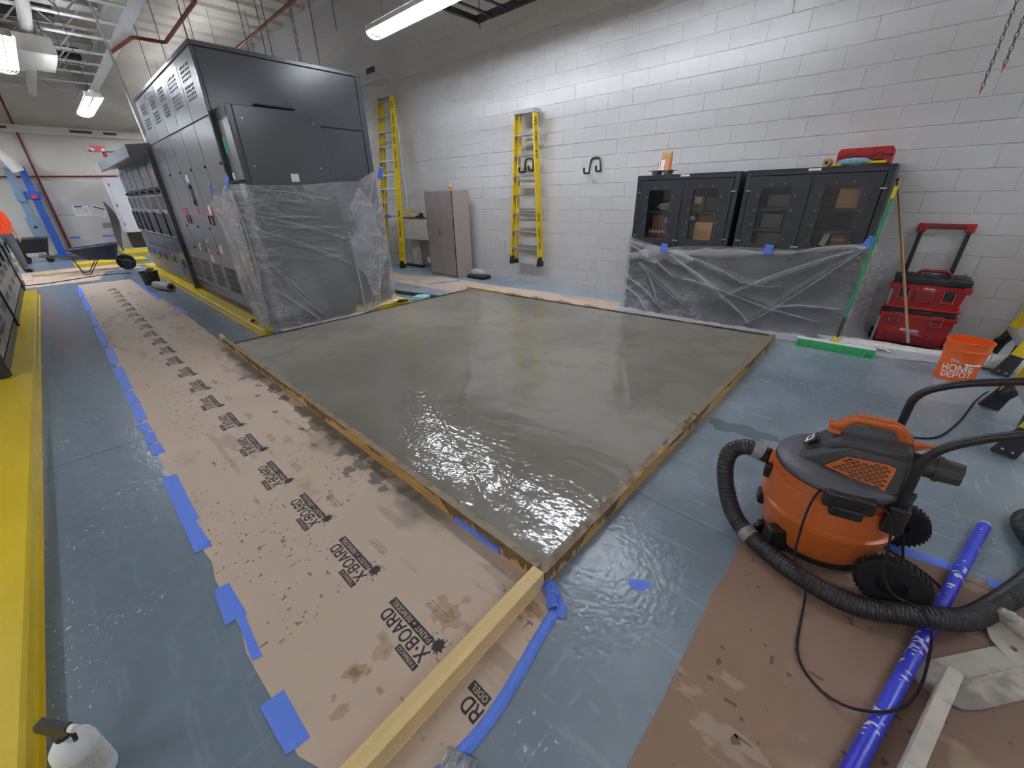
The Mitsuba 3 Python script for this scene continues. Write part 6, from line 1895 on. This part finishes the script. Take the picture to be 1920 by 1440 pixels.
# black cable tray near the wall
t = thing('cable_tray', 'black ladder type cable tray hanging near the block wall by the nearest fixture', 'cable tray')
for y in (4.98, 5.84):
    put('side_rail', box(-6.08, -1.5, y - .02, y + .02, 4.17, 4.27, .006), 'm_black', t)
put('end_bar', box(-6.1, -6.06, 4.96, 5.86, 4.18, 4.26, .004), 'm_black', t)
for i in range(13):
    put('rung', box(-5.75 + .35 * i - .02, -5.75 + .35 * i + .02, 4.98, 5.84, 4.185, 4.21), 'm_black', t)
put('teeth', [box(-6.06 + .05 * i, -6.04 + .05 * i, 5.83, 5.85, 4.155, 4.172) for i in range(90)], 'm_black', t, kind='stuff')
for x, y in ((-6.02, 5.84), (-3.6, 5.84), (-5.2, 4.98)):
    put('hanger', cyl((x, y, 4.09), (x, y, 6.05), .008, 6), 'm_steel_dark', t)

# ---- the worker at the frame edge
def skeleton(bones, refine=.03):
    s = None
    parts_ = []
    for (a, ra), (b, rb_) in bones:
        parts_.append(manifold3d.Manifold.batch_hull([manifold3d.Manifold.sphere(ra, 16).translate(list(map(float, a))), manifold3d.Manifold.sphere(rb_, 16).translate(list(map(float, b)))]))
    M = manifold3d.Manifold.batch_boolean(parts_, manifold3d.OpType.Add).refine_to_length(refine)
    m = man(M)
    m.merge_vertices()
    trimesh.smoothing.filter_taubin(m, iterations=12)
    return m


PX, PY = -16.85, -.90
pt = thing('person', 'person in a bright orange shirt and grey trousers standing behind the aisle switchgear', 'person')
place(at(PX, PY, 0, 20))
body = []
J = {}
for s in (-1, 1):
    J[s] = dict(hip=(0, s * .095, .93), knee=(.03, s * .11, .50), ankle=(-.01, s * .12, .09), toe=(.17, s * .13, .04), sh=(0, s * .18, 1.43), el=(-.02, s * .245, 1.14), wr=(.07, s * .25, .90))
    j = J[s]
    body += [((j['hip'], .095), (j['knee'], .062)), ((j['knee'], .060), (j['ankle'], .042)), ((j['ankle'], .042), (j['toe'], .03)),
             ((j['sh'], .058), (j['el'], .043)), ((j['el'], .042), (j['wr'], .029))]
body += [((0, -.09, .96), .10), ((0, .09, .96), .10)] and [(((0, -.08, .96), .11), ((0, .08, .96), .11)), (((0, -.07, 1.0), .105), ((0, -.10, 1.32), .11)), (((0, .07, 1.0), .105), ((0, .10, 1.32), .11)), (((0, -.10, 1.32), .11), ((0, .10, 1.32), .11)), (((0, -.15, 1.42), .06), ((0, .15, 1.42), .06)), (((0, 0, 1.42), .065), ((.02, 0, 1.55), .055))]
body += [(((.02, 0, 1.64), .085), ((.035, 0, 1.70), .09)), (((.05, 0, 1.60), .055), ((.03, 0, 1.70), .08))]
put('body', skeleton(body), 'm_skin', pt, smooth=True)
hd_ = np.array([.035, 0, 1.66])
put('nose', hull([hd_ + [.085, -.012, -.02], hd_ + [.085, .012, -.02], hd_ + [.112, 0, -.018], hd_ + [.086, 0, .025]]), 'm_skin', pt)
for s in (-1, 1):
    put('ear', moved(trimesh.creation.icosphere(2, 1), at(*(hd_ + [0, s * .088, 0])) @ np.diag([.022, .010, .034, 1])), 'm_skin', pt, smooth=True)
    put('eye', moved(trimesh.creation.icosphere(2, .012), at(*(hd_ + [.082, s * .032, .02]))), 'm_black', pt, smooth=True)
    w_ = np.array(J[s]['wr'])
    hb = [((w_, .026), (w_ + [.03, 0, -.07], .030)), ((w_ + [.03, -.02, -.07], .018), (w_ + [.03, .02, -.07], .018))]
    for k in range(4):
        o = np.array([.022 + .014 * k, 0, 0])
        b0 = w_ + [.0 + .016 * k, 0, -.085]
        hb += [((b0, .0095), (b0 + [.006, -s * .006, -.035 - .004 * (k in (1, 2))], .0085)), ((b0 + [.006, -s * .006, -.035 - .004 * (k in (1, 2))], .0085), (b0 + [.008, -s * .022, -.06 - .006 * (k in (1, 2))], .007))]
    hb += [((w_ + [.045, -s * .01, -.05], .012), (w_ + [.07, -s * .025, -.085], .009))]
    put('hand', skeleton(hb, .008), 'm_skin', pt, smooth=True)
shirt = [(((0, -.08, .98), .125), ((0, .08, .98), .125)), (((0, -.075, 1.02), .122), ((0, -.105, 1.32), .125)), (((0, .075, 1.02), .122), ((0, .105, 1.32), .125)), (((0, -.10, 1.33), .125), ((0, .10, 1.33), .125)), (((0, -.16, 1.425), .073), ((0, .16, 1.425), .073))]
for s in (-1, 1):
    shirt.append(((J[s]['sh'], .072), (tuple(np.array(J[s]['sh']) * .25 + np.array(J[s]['el']) * .75), .062)))
put('shirt', skeleton(shirt), 'm_orange_vest', pt, smooth=True, label='bright orange work shirt')
tr = [(((0, -.08, .95), .124), ((0, .08, .95), .124))]
for s in (-1, 1):
    j = J[s]
    tr += [((j['hip'], .112), (j['knee'], .080)), ((j['knee'], .080), ((j['ankle'][0], j['ankle'][1], .12), .068))]
put('trousers', skeleton(tr), 'm_denim', pt, smooth=True)
for s in (-1, 1):
    j = J[s]
    put('boot', skeleton([(((j['ankle'][0], j['ankle'][1], .14), .062), ((j['ankle'][0] - .01, j['ankle'][1], .05), .052)), (((j['ankle'][0], j['ankle'][1], .05), .052), ((j['toe'][0], j['toe'][1], .045), .045))], .02), 'm_black', pt, smooth=True)
put('hard_hat', [moved(lathe([(.135, 0), (.125, .01), (.118, .05), (.095, .10), (.05, .13), (0, .137)], 28), at(.035, 0, 1.70)), ], 'm_orange_vest', pt, smooth=40)
place()
